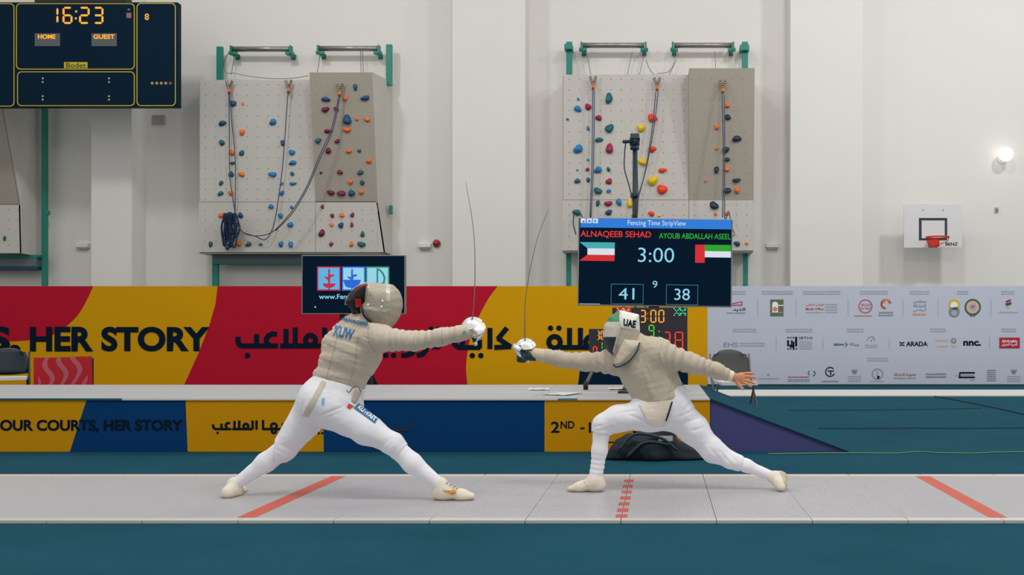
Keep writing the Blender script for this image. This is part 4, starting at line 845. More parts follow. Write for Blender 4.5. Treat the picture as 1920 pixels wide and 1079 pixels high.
def decal(vs, fs_, bvh, Y0, m, parent, name, off=.003, label=None):    # flat shape in frame pixels laid onto a garment
    out = []; last = None
    for x, y in vs:
        p = P(x, y, Y0); o_ = Vector((0, 0, EYE)); dr = (p - o_).normalized(); hit = bvh.ray_cast(o_ + dr * 4, dr)
        if hit[0] is not None:
            n = hit[1] if hit[1].dot(dr) < 0 else -hit[1]; last = hit[0].y; out.append(hit[0] + (n * .7 - dr * .3) * off)
        else: out.append(P(x, y, (last if last is not None else Y0) - off))
    return mesh(name, out, fs_, m, parent, label=label)
def decal_text(tx, quad, bvh, Y0, m, parent, name='lettering', bold=.03, off=.004):
    vs, fs_ = text2d(tx, bold); (a, b, c, d) = quad            # tl,tr,br,bl
    L = lambda u, v: tuple((a[i] * (1 - u) + b[i] * u) * (1 - v) + (d[i] * (1 - u) + c[i] * u) * v for i in (0, 1))
    return decal([L(u, v) for u, v in vs], fs_, bvh, Y0, m, parent, name, off)
def patch(quad, nx, ny, bvh, Y0, m, parent, name, off=.002, label=None):
    (a, b, c, d) = quad; vs = []; fs_ = []
    for j in range(ny + 1):
        for i in range(nx + 1):
            u, v = i / nx, j / ny; vs.append(tuple((a[k] * (1 - u) + b[k] * u) * (1 - v) + (d[k] * (1 - u) + c[k] * u) * v for k in (0, 1)))
    for j in range(ny):
        for i in range(nx): k = j * (nx + 1) + i; fs_.append((k, k + nx + 1, k + nx + 2, k + 1))
    return decal(vs, fs_, bvh, Y0, m, parent, name, off, label)
M_skin = mat('skin', (206, 138, 100), .55, var=.06, vscale=20)
M_lame = mat('lame_jacket', (205, 192, 175), .62, var=.07, vscale=14, bump=.22, bscale=120, sheen=.1)
M_lame2 = mat('lame_jacket_grey', (193, 181, 164), .62, var=.07, vscale=14, bump=.22, bscale=120, sheen=.1)
M_breech = mat('breeches_white', (232, 233, 240), .75, var=.02, bump=.2, bscale=24)
M_sock = mat('sock_white', (236, 237, 243), .8, bump=.15, bscale=90)
M_shoe = mat('shoe_cream', (226, 218, 200), .6, var=.06, vscale=25, bump=.15, bscale=60)
M_sole = mat('shoe_sole', (196, 184, 164), .7)
M_glove = mat('glove_cream', (206, 192, 170), .65, var=.06, bump=.3, bscale=50)
M_gdark = mat('glove_dark', (14, 54, 66), .6, bump=.2)
M_maskm = mat('mask_mesh_silver', (182, 172, 156), .5, metal=.2, var=.14, vscale=45, bump=.3, bscale=160)
M_trim = mat('mask_trim', (206, 202, 192), .35, metal=.3)
M_bibm = mat('mask_bib', (200, 190, 172), .65, var=.06, bump=.3, bscale=50)
M_bprint = mat('print_team_blue', (40, 120, 176), .6)
M_hair = mat('hair_black', (14, 16, 18), .5)
M_chrome = mat('guard_chrome', (244, 244, 244), .28, metal=.75)
M_blade = mat('blade_steel', (130, 128, 124), .3, metal=.9)
Yv = (0, 1, 0)
def wrinkle(amp, s, seed):
    return lambda p: amp * nz(p, s, seed) + .5 * amp * nz(p * np.array((1, 1, 2.2), np.float32), s * 1.9, seed + 5)
def folds(ax, ac, amp, s, seed):
    ax = np.array(ax, np.float32); ac = np.array(ac, np.float32)
    return lambda p: amp * nz(np.stack([(p @ ac) * .33, p[:, 1] * .55, (p @ ax) * 1.5], 1).astype(np.float32), s, seed)
def crease(p, a, b, depth, wd, ymax=9):
    a = np.array((a[0], a[2]), np.float32); b = np.array((b[0], b[2]), np.float32); q = p[:, [0, 2]]; e = b - a
    t = np.clip(((q - a) @ e) / (e @ e), 0, 1); dd = np.linalg.norm(q - a - t[:, None] * e, axis=1)
    return depth * np.exp(-(dd / wd) ** 2) * (.35 + .65 * np.sin(np.pi * np.clip(t, .02, .98))) * (p[:, 1] < ymax)
def prof_sdf(poly, cen, fdir, half, R):
    # inflated profile: poly in frame pixels (lying in the vertical plane through cen along fdir)
    cen = Vector(cen); f = Vector(fdir).normalized(); lat = f.cross(Vector((0, 0, 1))).normalized(); sgn = 1 if f.x > 0 else -1
    pl = []
    for x, y in poly:
        p = P(x, y, cen.y) - cen; pl.append((p.x * sgn, p.z))
    pl = np.array(pl, np.float32)
    def fn(g):
        q = g - np.array(cen, np.float32); u = q @ np.array(f, np.float32); v = q[..., 2] - u * f.z; w = q @ np.array(lat, np.float32)
        d = np.full(u.shape, 1e9, np.float32); s = np.ones(u.shape, np.float32); N = len(pl)
        for i in range(N):
            a, b = pl[i], pl[i - 1]; e = b - a; wx, wy = u - a[0], v - a[1]
            t = np.clip((wx * e[0] + wy * e[1]) / (e @ e), 0, 1); d = np.minimum(d, (wx - e[0] * t) ** 2 + (wy - e[1] * t) ** 2)
            c1 = v >= a[1]; c2 = v < b[1]; c3 = e[0] * wy > e[1] * wx
            s = np.where((c1 & c2 & c3) | (~c1 & ~c2 & ~c3), -s, s)
        d = np.sqrt(d) * s; qa = d + R; qb = np.abs(w) - (half - R)
        return np.minimum(np.maximum(qa, qb), 0) + np.sqrt(np.maximum(qa, 0) ** 2 + np.maximum(qb, 0) ** 2) - R
    return fn
def boxaround(poly, cen, r):
    xs = [P(x, y, cen[1]) for x, y in poly]; lo = np.array((min(p.x for p in xs) - .06, cen[1] - r, min(p.z for p in xs) - .05)); hi = np.array((max(p.x for p in xs) + .06, cen[1] + r, max(p.z for p in xs) + .05)); return lo, hi
def pxof(c): return np.stack([CX + c[:, 0] / c[:, 1] * F, CY - (c[:, 2] - EYE) / c[:, 1] * F], 1)
def sabre(root, gc, gn, gr, bladepts, bow, grip, gripm):
    MB().tube(spline(bladepts, 6), [0.0040 - .0026 * i / (6 * (len(bladepts) - 1)) for i in range(6 * (len(bladepts) - 1) + 1)], 6).build('blade', M_blade, root, True)
    n = Vector(gn).normalized(); g = MB()
    g.lathe([(.0001, .012), (.012, .011), (.03, .004), (.05, -.010), (gr, -.024), (gr + .003, -.026), (gr, -.029), (.048, -.015), (.03, -.002), (.0001, .006)], gc, n, 32); g.build('guard', M_chrome, root, True)
    # knuckle bow
    pts = spline(bow, 8); vs = []; fs_ = []; s = n.cross((Vector(bow[0]) - Vector(gc)).normalized()).normalized(); N = len(pts)
    for i, p in enumerate(pts):
        t = (pts[min(i + 1, N - 1)] - pts[max(0, i - 1)]).normalized(); o_ = t.cross(s).normalized(); w = .034 * (1 - i / (N - 1)) ** .8 + .008
        for k in range(7): u = k / 3 - 1; vs.append(p + s * w * u + o_ * (.004 - .010 * u * u * w / .04))
        for k in range(7): u = 1 - k / 3; vs.append(p + s * w * u + o_ * (.0015 - .010 * u * u * w / .04))
    for i in range(N - 1):
        for j in range(14): fs_.append((i * 14 + j, (i + 1) * 14 + j, (i + 1) * 14 + (j + 1) % 14, i * 14 + (j + 1) % 14))
    fs_ += [tuple(range(13, -1, -1)), tuple((N - 1) * 14 + k for k in range(14))]
    mesh('knuckle_bow', vs, fs_, M_chrome, root, True)
    MB().tube(grip, [.013, .016, .015, .012][:len(grip)], 10).build('grip', gripm, root, True)
    e = Vector(grip[-1]); d = (e - Vector(grip[-2])).normalized(); MB().lathe([(.0001, .022), (.009, .02), (.011, .01), (.009, 0)], e, d, 12).build('pommel', M_chrome, root, True)
def shoe(parent, prims, cutz, cutn=None, lab=None, laces=None, m=None):
    s = grow_mesh('shoe', prims, .0055, m or M_shoe, parent, disp=wrinkle(.0012, 60, 4), label=lab, cuts=[((0, 0, PZ + .001), (0, 0, -1))] if cutn is None else [])
    g = grow_mesh('sole', prims, .0055, M_sole, s, grow=.003, cuts=([((0, 0, cutz), (0, 0, 1)), ((0, 0, PZ + .0005), (0, 0, -1))] if cutn is None else cutn))
    if laces: 
        for a, b in laces: MB().tube([a, (Vector(a) + Vector(b)) / 2 + Vector((0, 0, .006)), b], .0045, 6).build('lace', M_trim, s, True)
    return s
def fist(c, fdir, axis, r=1.0, palm=(1, 0, 0)):
    # closed hand round a grip: fdir from wrist to knuckles, axis along the grip
    c = Vector(c); f = Vector(fdir).normalized(); a = Vector(axis).normalized(); n = f.cross(a).normalized(); out = [cone(c - f * .045, c + f * .012, .027, .03, .02, None)]
    for i in range(4):
        k0 = c + a * (.030 - .021 * i) + f * .028 + n * .018; k1 = k0 + f * .026 - n * .012; k2 = k1 - n * .034 - f * .006; k3 = k2 - f * .026 + n * .004
        out += [cone(k0, k1, .0115, .011, .006), cone(k1, k2, .011, .0095, .006), cone(k2, k3, .0095, .0085, .006)]
    t0 = c + a * .03 - n * .012 - f * .01; out += [cone(t0, t0 + a * .022 + f * .022 - n * .012, .0135, .0115, .008), cone(t0 + a * .022 + f * .022 - n * .012, t0 + a * .016 + f * .05 - n * .018, .0115, .009, .006)]
    return out
def head_prims(c, f, R=1.0):
    c = Vector(c); f = Vector(f).normalized(); u = Vector((0, 0, 1)); s = f.cross(u).normalized()
    out = [ball(c + u * .02, .088 * R, .03, (tuple(s), .86)), ball(c + f * .03 - u * .045, .062 * R, .05), cone(c + f * .085 - u * .0, c + f * .1 - u * .03, .008, .012, .012), cone(c + f * .082 - u * .062 - s * .018, c + f * .082 - u * .062 + s * .018, .008, .008, .008)]
    for e in (-1, 1): out += [ball(c + s * e * .032 + f * .072 + u * .01, .012, .006), ball(c + s * e * .078 - u * .01 - f * .005, .02, .008, (tuple(s), .5))]
    return out
# ================================================================== left fencer
LY = 6.15
A = lambda x, y, Y=LY: P(x, y, Y)
Lf = empty('person', Vector((A(640, 930).x, 6.15, PZ)), 'fencer lunging right in beige jacket lettered KUW, white breeches and silver mask', 'person')
def leftP(g):      # garment primitives, g grows
    arm = [cone(A(706, 636, 6.06), A(778, 640, 5.98), .071, .049, .05, None, (.0045, .05, 1)), cone(A(778, 640, 5.98), A(829, 632, 5.95), .049, .045, .03, None, (.004, .042, 2)), cone(A(829, 632, 5.95), A(862, 626, 5.94), .045, .040, .02, None, (.002, .03, 3))]
    larm = [cone(A(646, 622, 6.27), A(616, 655, 6.36), .066, .052, .05, None, (.004, .05, 4)), cone(A(616, 655, 6.36), A(660, 690, 6.42), .05, .042, .03)]
    tor = [cone(A(634, 718, 6.16), A(664, 655, 6.14), .150, .158, .05, (Yv, .74)), cone(A(664, 655, 6.14), A(676, 622, 6.13), .158, .115, .05, (Yv, .74)), cone(A(656, 618, 6.22), A(706, 630, 6.06), .07, .073, .05), cone(A(683, 612, 6.13), A(693, 595, 6.13), .066, .055, .04)]
    return tor, arm, larm
tor, arm, larm = leftP(0)
pel = [cone(A(606, 752, 6.17), A(634, 728, 6.16), .142, .142, .05, (Yv, .85)), ball(A(600, 756, 6.10), .118, .06), ball(A(640, 756, 6.13), .112, .06)]
rleg = [cone(A(590, 768, 6.24), A(533, 841, 6.22), .112, .07, .06), ]
fleg = [cone(A(632, 775, 6.10), A(690, 808, 6.07), .108, .079, .06), cone(A(690, 808, 6.07), A(736, 832, 6.06), .079, .059, .04)]
shR = [cone(A(531, 844, 6.22), A(498, 868, 6.22), .062, .056, .03), cone(A(498, 868, 6.22), A(443, 908, 6.22), .056, .033, .03)]
shF = [cone(A(736, 834, 6.06), A(774, 870, 6.06), .055, .055, .03), cone(A(774, 870, 6.06), A(826, 910, 6.06), .055, .034, .03)]
hc = A(706, 572, 6.12); hd = (1, -.12, -.1)
Lhand = A(887, 622, 5.95)
bodyprims = tor + arm + larm + pel + rleg + fleg + shR + shF
shrink = lambda pr, d: [(p[0], p[1], p[2], max(.012, p[3] - d), max(.012, p[4] - d), p[5], p[6], None) for p in pr]
feetL = [cone(A(826, 912, 6.06), A(824, 924, 6.06), .026, .026, .02), cone(A(824, 924, 6.06), A(876, 929, 6.06), .022, .018, .02), cone(A(443, 908, 6.22), A(452, 922, 6.27), .024, .02, .02)]
body = grow_mesh('body', None, .007, M_skin, Lf, fn=lambda g: sdf(shrink(tor, .032) + shrink(bodyprims[len(tor):], .013) + [cone(A(690, 600, 6.13), hc + Vector((-.02, 0, -.06)), .05, .05, .03)] + shrink(head_prims(hc, hd), .012) + [cone(A(862, 626, 5.94), Lhand, .026, .026, .02)] + feetL, g), box=(np.array(A(405, 950, 6.62)) - np.array((0, .8, 0)) * 0 - np.array((0, .95, 0)), np.array(A(905, 515, 6.62)) + np.array((.12, 0, .06))))
# breeches, socks
kneeF0, kneeF1 = A(719, 850, 6.06), A(754, 820, 6.06)
def legcut(pts, sgn):       # plane perpendicular to leg in the picture plane through two frame points
    a, b = pts; d = (b - a).normalized(); return (a, (d.z * sgn, 0, -d.x * sgn))
breech = grow_mesh('breeches', None, .0065, M_breech, Lf, fn=lambda g: sdf(pel + rleg + fleg + [cone(A(736, 832, 6.06), A(748, 845, 6.06), .06, .059, .02), cone(A(533, 841, 6.22), A(520, 852, 6.22), .07, .066, .02)], g, .004),
    box=(np.array(A(500, 875, 6.05)) + np.array((0, -.17, 0)), np.array(A(790, 690, 6.05)) + np.array((0, .42, 0))), disp=lambda p: wrinkle(.0032, 16, 11)(p) + .0035 * np.sin(46 * (p[:, 0] * .75 - p[:, 2] * .66) + 3 * nz(p, 8, 3)) * np.exp(-((p[:, 2] - A(0, 838).z) / .055) ** 2) + crease(p, A(664, 757), A(612, 779), .007, .007, 6.12) + crease(p, A(658, 768), A(622, 782), .004, .006, 6.12) + crease(p, A(574, 776), A(606, 796), .008, .008, 6.16) + crease(p, A(600, 722), A(572, 786), .006, .009, 6.16) + crease(p, A(728, 846), A(752, 824), .004, .005) + crease(p, A(720, 842), A(744, 818), .004, .005) + crease(p, A(516, 842), A(540, 856), .004, .005) + crease(p, A(523, 832), A(550, 848), .004, .005), cuts=[(A(632, 711, 6.15), (.338, 0, .94)), (A(752, 850, 6.06), (.80, 0, -.6), (A(700, 0).x, 9)), (A(514, 858, 6.22), (-.72, 0, -.69), (-9, A(570, 0).x))])
for pr, nm in ((shF, 'front'), (shR, 'rear')): grow_mesh('sock', pr, .006, M_sock, Lf, disp=wrinkle(.0012, 30, 8))
# jacket
def groove(p, p0, n, wd=.006): return np.exp(-(((p - np.array(p0, np.float32)) @ np.array(n, np.float32)) / wd) ** 2)
tw = lambda p: np.clip((A(716, 0).x - p[:, 0]) / .05, 0, 1)
jdisp = lambda p: wrinkle(.0022, 14, 21)(p) + tw(p) * (folds((.3, 0, .95), (.95, 0, -.3), .0085, 30, 9)(p) + folds((.41, 0, .91), (.91, 0, -.41), .0035, 56, 4)(p)) + (1 - tw(p)) * folds((1, 0, .1), (0, 0, 1), .0035, 36, 6)(p) + .0035 * groove(p, A(709, 632, 6.0), (.96, 0, .28)) + .003 * groove(p, A(660, 655), (.9, 0, -.42), .005)
jacket = grow_mesh('jacket', None, .006, M_lame, Lf, fn=lambda g: sdf(tor + arm + larm, g, .004), box=(np.array(A(588, 745, 6.0)) + np.array((-.06, -.22, 0)), np.array(A(866, 585, 6.0)) + np.array((.03, .58, .03))), disp=jdisp, cuts=[(A(632, 722, 6.15), (-.338, 0, -.94), (-9, A(720, 0).x)), (A(860, 626, 5.94), (1, 0, .15))])
bv = world_tris([jacket])
M_seam = mat('seam_thread', (182, 169, 151), .8)
def seam(pts, bvh, Y0, parent, w=.9):
    q = spline([(x, y, 0) for x, y in pts], 8); vs = []; fs_ = []
    for i, p in enumerate(q):
        t = (q[min(i + 1, len(q) - 1)] - q[max(0, i - 1)]).normalized(); vs += [(p.x - t.y * w / 2, p.y + t.x * w / 2), (p.x + t.y * w / 2, p.y - t.x * w / 2)]
    for i in range(len(q) - 1): fs_.append((2 * i, 2 * i + 1, 2 * i + 3, 2 * i + 2))
    decal(vs, fs_, bvh, Y0, M_seam, parent, 'seam', .0015)
for pts in ([(694, 604), (690, 622), (692, 642), (700, 656), (708, 664)], [(636, 612), (630, 640), (622, 672), (612, 708)], [(672, 628), (668, 660), (664, 690), (654, 722)], [(641, 598), (660, 603), (684, 610)], [(778, 624), (776, 640), (780, 655)], [(600, 705), (630, 716), (656, 726), (672, 733)], [(829, 617), (828, 632), (831, 646)]): seam(pts, bv, LY, Lf)
decal_text('KUW', [(630, 610), (666, 619), (660, 640), (625, 629)], bv, LY, M_bprint, Lf, off=.006)
decal_text('ALNAQEEB', [(643, 595), (692, 606), (689, 613), (640, 602)], bv, LY, M_bprint, Lf, off=.006)
# hem tabs and strap between the legs
bb_ = world_tris([breech])
patch([(604, 714), (612, 717), (577, 782), (567, 780)], 3, 14, bb_, LY, M_lame, Lf, 'crotch_strap', .006)
MB().tube(spline([A(650, 733, 6.0), A(655, 736, 5.985), A(662, 727, 5.985), A(670, 724, 5.995), A(677, 735, 6.0)], 6), .004, 6).build('clip_wire', M_grey, Lf, True)
grow_mesh('jacket_tab', [cone(A(671, 735, 6.05), A(664, 752, 6.04), .026, .018, .02, (Yv, .5))], .006, M_lame2, Lf)
patch([(654, 757), (663, 763), (656, 768), (650, 764)], 3, 3, bb_, LY, mat('flag_red', (206, 70, 56), .7), Lf, 'flag_patch', .004); patch([(662, 752), (672, 756), (665, 764), (657, 758)], 3, 3, bb_, LY, mat('flag_white', (232, 232, 228), .7), Lf, 'flag_patch', .0045); patch([(663, 750), (669, 753), (667, 757), (661, 754)], 3, 3, bb_, LY, mat('flag_green', (96, 150, 104), .7), Lf, 'flag_patch', .005)
patch([(673, 757), (709, 784), (703, 795), (663, 766)], 20, 6, bb_, LY, M_bprint, Lf, 'country_patch', .004, 'blue patch with white letters')
decal_text('KUWAIT', [(674, 760), (706, 785), (702, 792), (669, 767)], bb_, LY, mat('letter_white', (240, 240, 240), .6), Lf, off=.008, bold=.045)
patch([(604, 747), (609, 748), (608, 760), (603, 759)], 2, 4, bb_, LY, mat('logo_pale_blue', (130, 180, 222), .7), Lf, 'breeches_logo', .004)
# shoes
shoe(Lf, [cone(A(826, 908, 6.06), A(826, 920, 6.06), .041, .04, .02), cone(A(824, 925, 6.07), A(832, 926, 6.06), .043, .043, .03, (Yv, .85)), cone(A(836, 921, 6.06), A(868, 929, 6.06), .036, .031, .04, (Yv, 1.15)), cone(A(866, 930, 6.06), A(884, 931, 6.05), .031, .02, .03, (Yv, 1.15))], PZ + .018, lab='cream fencing shoe with orange mark', laces=[(A(838 + 6 * k, 905 + 3.6 * k, 6.025), A(842 + 6 * k, 908 + 3.2 * k, 6.09)) for k in range(4)])
sh = [o for o in bpy.data.objects if o.name.startswith('shoe') and o.parent == Lf][0]
bs = world_tris([sh]); decal([(830, 919), (838, 921), (847, 920.5), (850, 919), (854, 920), (856, 924), (852, 928), (847, 928), (840, 925), (833, 922)], [tuple(range(10))], bs, LY, mat('mark_orange', (204, 138, 48), .6), sh, 'side_mark', .004)
shoe(Lf, [cone(A(439, 908, 6.22), A(434, 921, 6.2), .042, .04, .02), cone(A(428, 924, 6.14), A(440, 922, 6.22), .04, .041, .03), cone(A(440, 922, 6.24), A(452, 921, 6.36), .038, .03, .04), cone(A(450, 921, 6.34), A(457, 921, 6.41), .03, .02, .03)], PZ + .018, lab='rear cream fencing shoe pointing away')
# glove and hand
gl_ = grow_mesh('glove', [cone(A(857, 627, 5.94), A(872, 624, 5.945), .047, .041, .02)] + fist(A(884, 623, 5.95), (1, 0, .12), (.1, .25, 1)), .0045, M_glove, Lf, disp=wrinkle(.0018, 40, 9), grow=.003, cuts=[(A(855, 627, 5.94), (-1, 0, -.1))])
MB().lathe([(.044, -.006), (.048, 0), (.044, .006)], A(860, 626.5, 5.94), (1, 0, .12), 24).build('glove_strap', M_lame2, Lf, True)
bg_ = world_tris([gl_]); patch([(868, 621), (873, 620), (873, 626), (868, 627)], 2, 2, bg_, LY, mat('logo_glove_blue', (110, 165, 200), .7), Lf, 'glove_logo', .003)
# mask
polyL = [(690, 533), (698, 529.5), (735, 534), (747, 545), (752.5, 560), (753, 576), (749, 592), (740, 606), (731, 616), (708, 611), (690, 601), (678, 586), (678, 574), (686, 565), (687, 548)]
fL = prof_sdf(polyL, A(715, 572, 6.12), (1, -.1, 0), .112, .1); bxL = boxaround(polyL, A(715, 572, 6.12), .2)
def mfL(c): q = pxof(c); s = np.zeros(len(c), int); s[(q[:, 0] < 692.5) & (q[:, 1] < 553)] = 1; s[(q[:, 0] > 724.5) & (q[:, 0] < 731.5) & (q[:, 1] < 565)] = 1; s[(np.abs(q[:, 1] - 577 - .12 * (q[:, 0] - 690)) < 1.3) & (q[:, 0] > 690) & (q[:, 0] < 733)] = 1; return s
mk = grow_mesh('mask', None, .005, [M_maskm, M_trim], Lf, fn=fL, box=bxL, mfun=mfL, disp=lambda p: .0012 * nz(p, 45, 3), label='silver mesh fencing mask')
mk_bib = grow_mesh('bib', None, .005, M_maskm, mk, fn=lambda g: np.maximum(fL(g) - .003, -(fL(g) + .005)), box=bxL, region=lambda g: np.maximum((g - np.array(A(700, 579, 6.12), np.float32)) @ np.array((.15, 0, 1), np.float32), (g - np.array(A(734, 590, 6.12), np.float32)) @ np.array((1, 0, -.05), np.float32)), label='padded throat bib')
for x, y in ((717, 565), (715.5, 576), (690, 572)): MB().lathe([(.0001, .006), (.006, .004), (.007, 0)], A(x, y, 6.003), (0, -1, 0), 10).build('rivet', M_chrome, mk, True)
MB().tube(spline([A(678, 572, 6.03), A(680, 586, 6.02), A(686, 597, 6.03), A(696, 605, 6.04)], 6), .006, 6).build('bib_edge', M_black, mk, True)
hp = [(694, 532), (676, 535), (660, 547), (650, 566), (652, 572), (660, 580), (664, 590), (684, 592), (688, 575), (694, 560)]
fH = prof_sdf(hp, A(672, 562, 6.12), (1, -.1, 0), .09, .075)
grow_mesh('hair', None, .005, M_hair, Lf, fn=fH, box=boxaround(hp, A(672, 562, 6.12), .18), disp=lambda p: .003 * nz(p, 50, 6))
MB().tube(spline([A(694, 531, 6.10), A(678, 534, 6.09), A(662, 545, 6.09), A(650.5, 562, 6.1), A(648.5, 572, 6.11)], 8), .007, 8).build('mask_spring', mat('strap_pale', (196, 186, 186), .4), Lf, True)
MB().tube(spline([A(690, 535, 6.03), A(676, 538, 6.025), A(664, 548, 6.03)], 8), .004, 6).build('strap_piping', mat('strap_red', (196, 40, 64), .5), Lf, True)
bh = world_tris([o for o in bpy.data.objects if o.name.startswith('hair')]); patch([(665, 561), (676, 559), (677, 576), (667, 577)], 3, 4, bh, LY, mat('patch_red', (196, 6, 8), .5), Lf, 'strap_patch', .006, 'red patch on back strap')
# sabre
Ls = empty('sabre', A(887, 632, 5.95), 'sabre held upright by the left fencer, blade reaching highest', 'sabre')
sabre(Ls, A(881, 601, 5.95), (-.22, -.55, .85), .062, [A(885, 600, 5.93), A(888, 580, 5.93), A(890, 540, 5.93), A(890.5, 490, 5.94), A(888.5, 440, 5.95), A(882, 390, 5.96), A(873, 341, 5.97)], [A(896, 610, 5.90), A(903, 619, 5.88), A(902, 630, 5.88), A(894, 640, 5.92)], [A(883, 603, 5.95), A(885, 616, 5.95), A(888, 630, 5.95), A(891, 642, 5.945)], M_black)
# ================================================================== right fencer
RY = 6.45
A = lambda x, y, Y=RY: P(x, y, Y)
Rf = empty('person', Vector((A(1220, 920).x, RY, PZ)), 'fencer lunging left in grey jacket and UAE mask, bare left hand stretched back', 'person')
tor = [cone(A(1238, 746, 6.45), A(1212, 690, 6.44), .152, .160, .05, (Yv, .8)), cone(A(1212, 690, 6.44), A(1200, 668, 6.44), .160, .12, .05, (Yv, .7)), cone(A(1158, 672, 6.48), A(1228, 658, 6.40), .066, .072, .05), cone(A(1196, 655, 6.43), A(1188, 640, 6.43), .062, .052, .04)]
arm = [cone(A(1150, 680, 6.48), A(1098, 679, 6.50), .072, .047, .05, None, (.0055, .055, 5)), cone(A(1098, 679, 6.50), A(1050, 674, 6.50), .047, .042, .03, None, (.005, .05, 6)), cone(A(1050, 674, 6.5), A(1018, 667, 6.5), .042, .036, .02, None, (.002, .03, 7))]
larm = [cone(A(1236, 664, 6.38), A(1300, 684, 6.38), .083, .053, .05, None, (.0055, .055, 8)), cone(A(1300, 684, 6.38), A(1342, 695, 6.38), .053, .041, .03, None, (.0045, .045, 9)), cone(A(1342, 695, 6.38), A(1371, 706, 6.38), .041, .032, .02, None, (.002, .03, 2))]
pel = [cone(A(1232, 768, 6.45), A(1244, 745, 6.45), .132, .138, .05, (Yv, .8)), ball(A(1262, 768, 6.46), .1, .06), ball(A(1214, 772, 6.44), .095, .06)]
fleg = [cone(A(1212, 779, 6.42), A(1160, 785, 6.39), .086, .071, .06), cone(A(1160, 785, 6.39), A(1131, 796, 6.38), .071, .062, .05)]
rleg = [cone(A(1266, 775, 6.47), A(1300, 806, 6.48), .1, .083, .06), cone(A(1300, 806, 6.48), A(1338, 846, 6.47), .083, .064, .05), cone(A(1338, 846, 6.47), A(1370, 864, 6.46), .064, .05, .04)]
shF = [cone(A(1129, 800, 6.38), A(1124, 845, 6.38), .056, .045, .03), cone(A(1124, 845, 6.38), A(1117, 895, 6.38), .045, .042, .03, None, (.002, .03, 3))]
shR = [cone(A(1366, 862, 6.46), A(1400, 874, 6.46), .046, .038, .03), cone(A(1400, 874, 6.46), A(1446, 893, 6.46), .038, .030, .03)]
hc = A(1168, 628, 6.43); hd = (-1, -.25, -.12); Rh = A(988, 660, 6.5)
# open left hand
hw = A(1374, 708, 6.38); hx = Vector((1, -.15, -.10)).normalized(); hs = Vector((.12, -.25, -1)).normalized()
hand = [cone(A(1366, 704, 6.38), hw, .026, .023, .02), cone(hw, hw + hx * .052, .024, .030, .02, ((0, 1, 0), .55)), cone(hw + hx * .05 - hs * .018, hw + hx * .06 + hs * .02, .014, .014, .012, ((0, 1, 0), .8))]
for off, ang, L, r in ((-.026, -.18, .070, .0098), (-.009, -.05, .078, .0102), (.009, .22, .073, .010), (.026, .50, .056, .009)):
    d = (hx + hs * ang).normalized(); b0 = hw + hx * .062 + hs * off; m_ = b0 + d * L * .5 + Vector((0, -.004, .004)); e = m_ + (d + hs * .12).normalized() * L * .5
    hand += [cone(b0 - hx * .012, m_, r, r * .95, .005), cone(m_, e, r * .95, r * .75, .004)]
tb = hw + hx * .018 + hs * .024; t1 = tb + (hx * .55 + hs * .85).normalized() * .036; t2_ = t1 + (hx * .75 + hs * .65).normalized() * .03
hand += [cone(tb - hs * .008, t1, .0135, .0115, .008), cone(t1, t2_, .0115, .0085, .005)]
bodyprims = tor + arm + larm + pel + rleg + fleg + shR + shF
feetR = [cone(A(1117, 897, 6.38), A(1121, 910, 6.38), .026, .022, .02), cone(A(1121, 910, 6.38), A(1080, 916, 6.38), .022, .016, .02), cone(A(1446, 893, 6.46), A(1464, 905, 6.44), .024, .02, .02)]
body = grow_mesh('body', None, .0048, M_skin, Rf, fn=lambda g: sdf(shrink(tor, .032) + shrink(bodyprims[len(tor):], .013) + [cone(A(1192, 648, 6.43), hc + Vector((.02, 0, -.06)), .05, .05, .03)] + shrink(head_prims(hc, hd, .95), .012) + [cone(A(1018, 667, 6.5), Rh, .026, .026, .02)] + feetR + hand, g), box=(np.array(A(972, 930, 6.4)) + np.array((0, -.28, 0)), np.array(A(1485, 580, 6.4)) + np.array((0, .30, .02))))
breech = grow_mesh('breeches', None, .0065, M_breech, Rf, fn=lambda g: sdf(pel + fleg + rleg + [cone(A(1238, 750, 6.45), A(1226, 722, 6.445), .141, .143, .03, (Yv, .8)), cone(A(1131, 797, 6.38), A(1128, 812, 6.38), .062, .06, .02), cone(A(1370, 864, 6.46), A(1384, 869, 6.46), .05, .049, .02)], g, .004), box=(np.array(A(1095, 895, 6.4)) + np.array((0, -.2, 0)), np.array(A(1410, 725, 6.4)) + np.array((0, .3, 0))),
    disp=lambda p: wrinkle(.0042, 15, 31)(p) + crease(p, A(1308, 766), A(1272, 780), .006, .007, 6.5) + crease(p, A(1316, 782), A(1280, 792), .006, .007, 6.5) + crease(p, A(1296, 752), A(1284, 768), .006, .007, 6.5) + crease(p, A(1322, 800), A(1296, 806), .006, .007, 6.5) + crease(p, A(1222, 792), A(1176, 774), .006, .007, 6.5) + crease(p, A(1214, 798), A(1158, 794), .006, .007, 6.5) + crease(p, A(1196, 768), A(1160, 772), .006, .007, 6.5) + crease(p, A(1116, 806), A(1144, 801), .006, .007, 6.5) + crease(p, A(1118, 798), A(1140, 792), .006, .007, 6.5) + crease(p, A(1345, 842), A(1372, 872), .006, .007, 6.5) + crease(p, A(1356, 840), A(1382, 868), .006, .007, 6.5) + crease(p, A(1330, 838), A(1350, 862), .006, .007, 6.5) , cuts=[(A(1240, 728, 6.4), (-.2, 0, .98), (A(1194, 0).x, 9)), (A(1127, 813, 6.38), (-.2, 0, -1), (-9, A(1190, 0).x)), (A(1392, 871, 6.46), (.93, 0, -.36))])
for pr in (shF, shR): grow_mesh('sock', pr, .0055, M_sock, Rf, disp=wrinkle(.0014, 30, 8))
aw = lambda p: np.clip((np.abs(p[:, 0] - A(1200, 0).x) - .17) / .06, 0, 1)
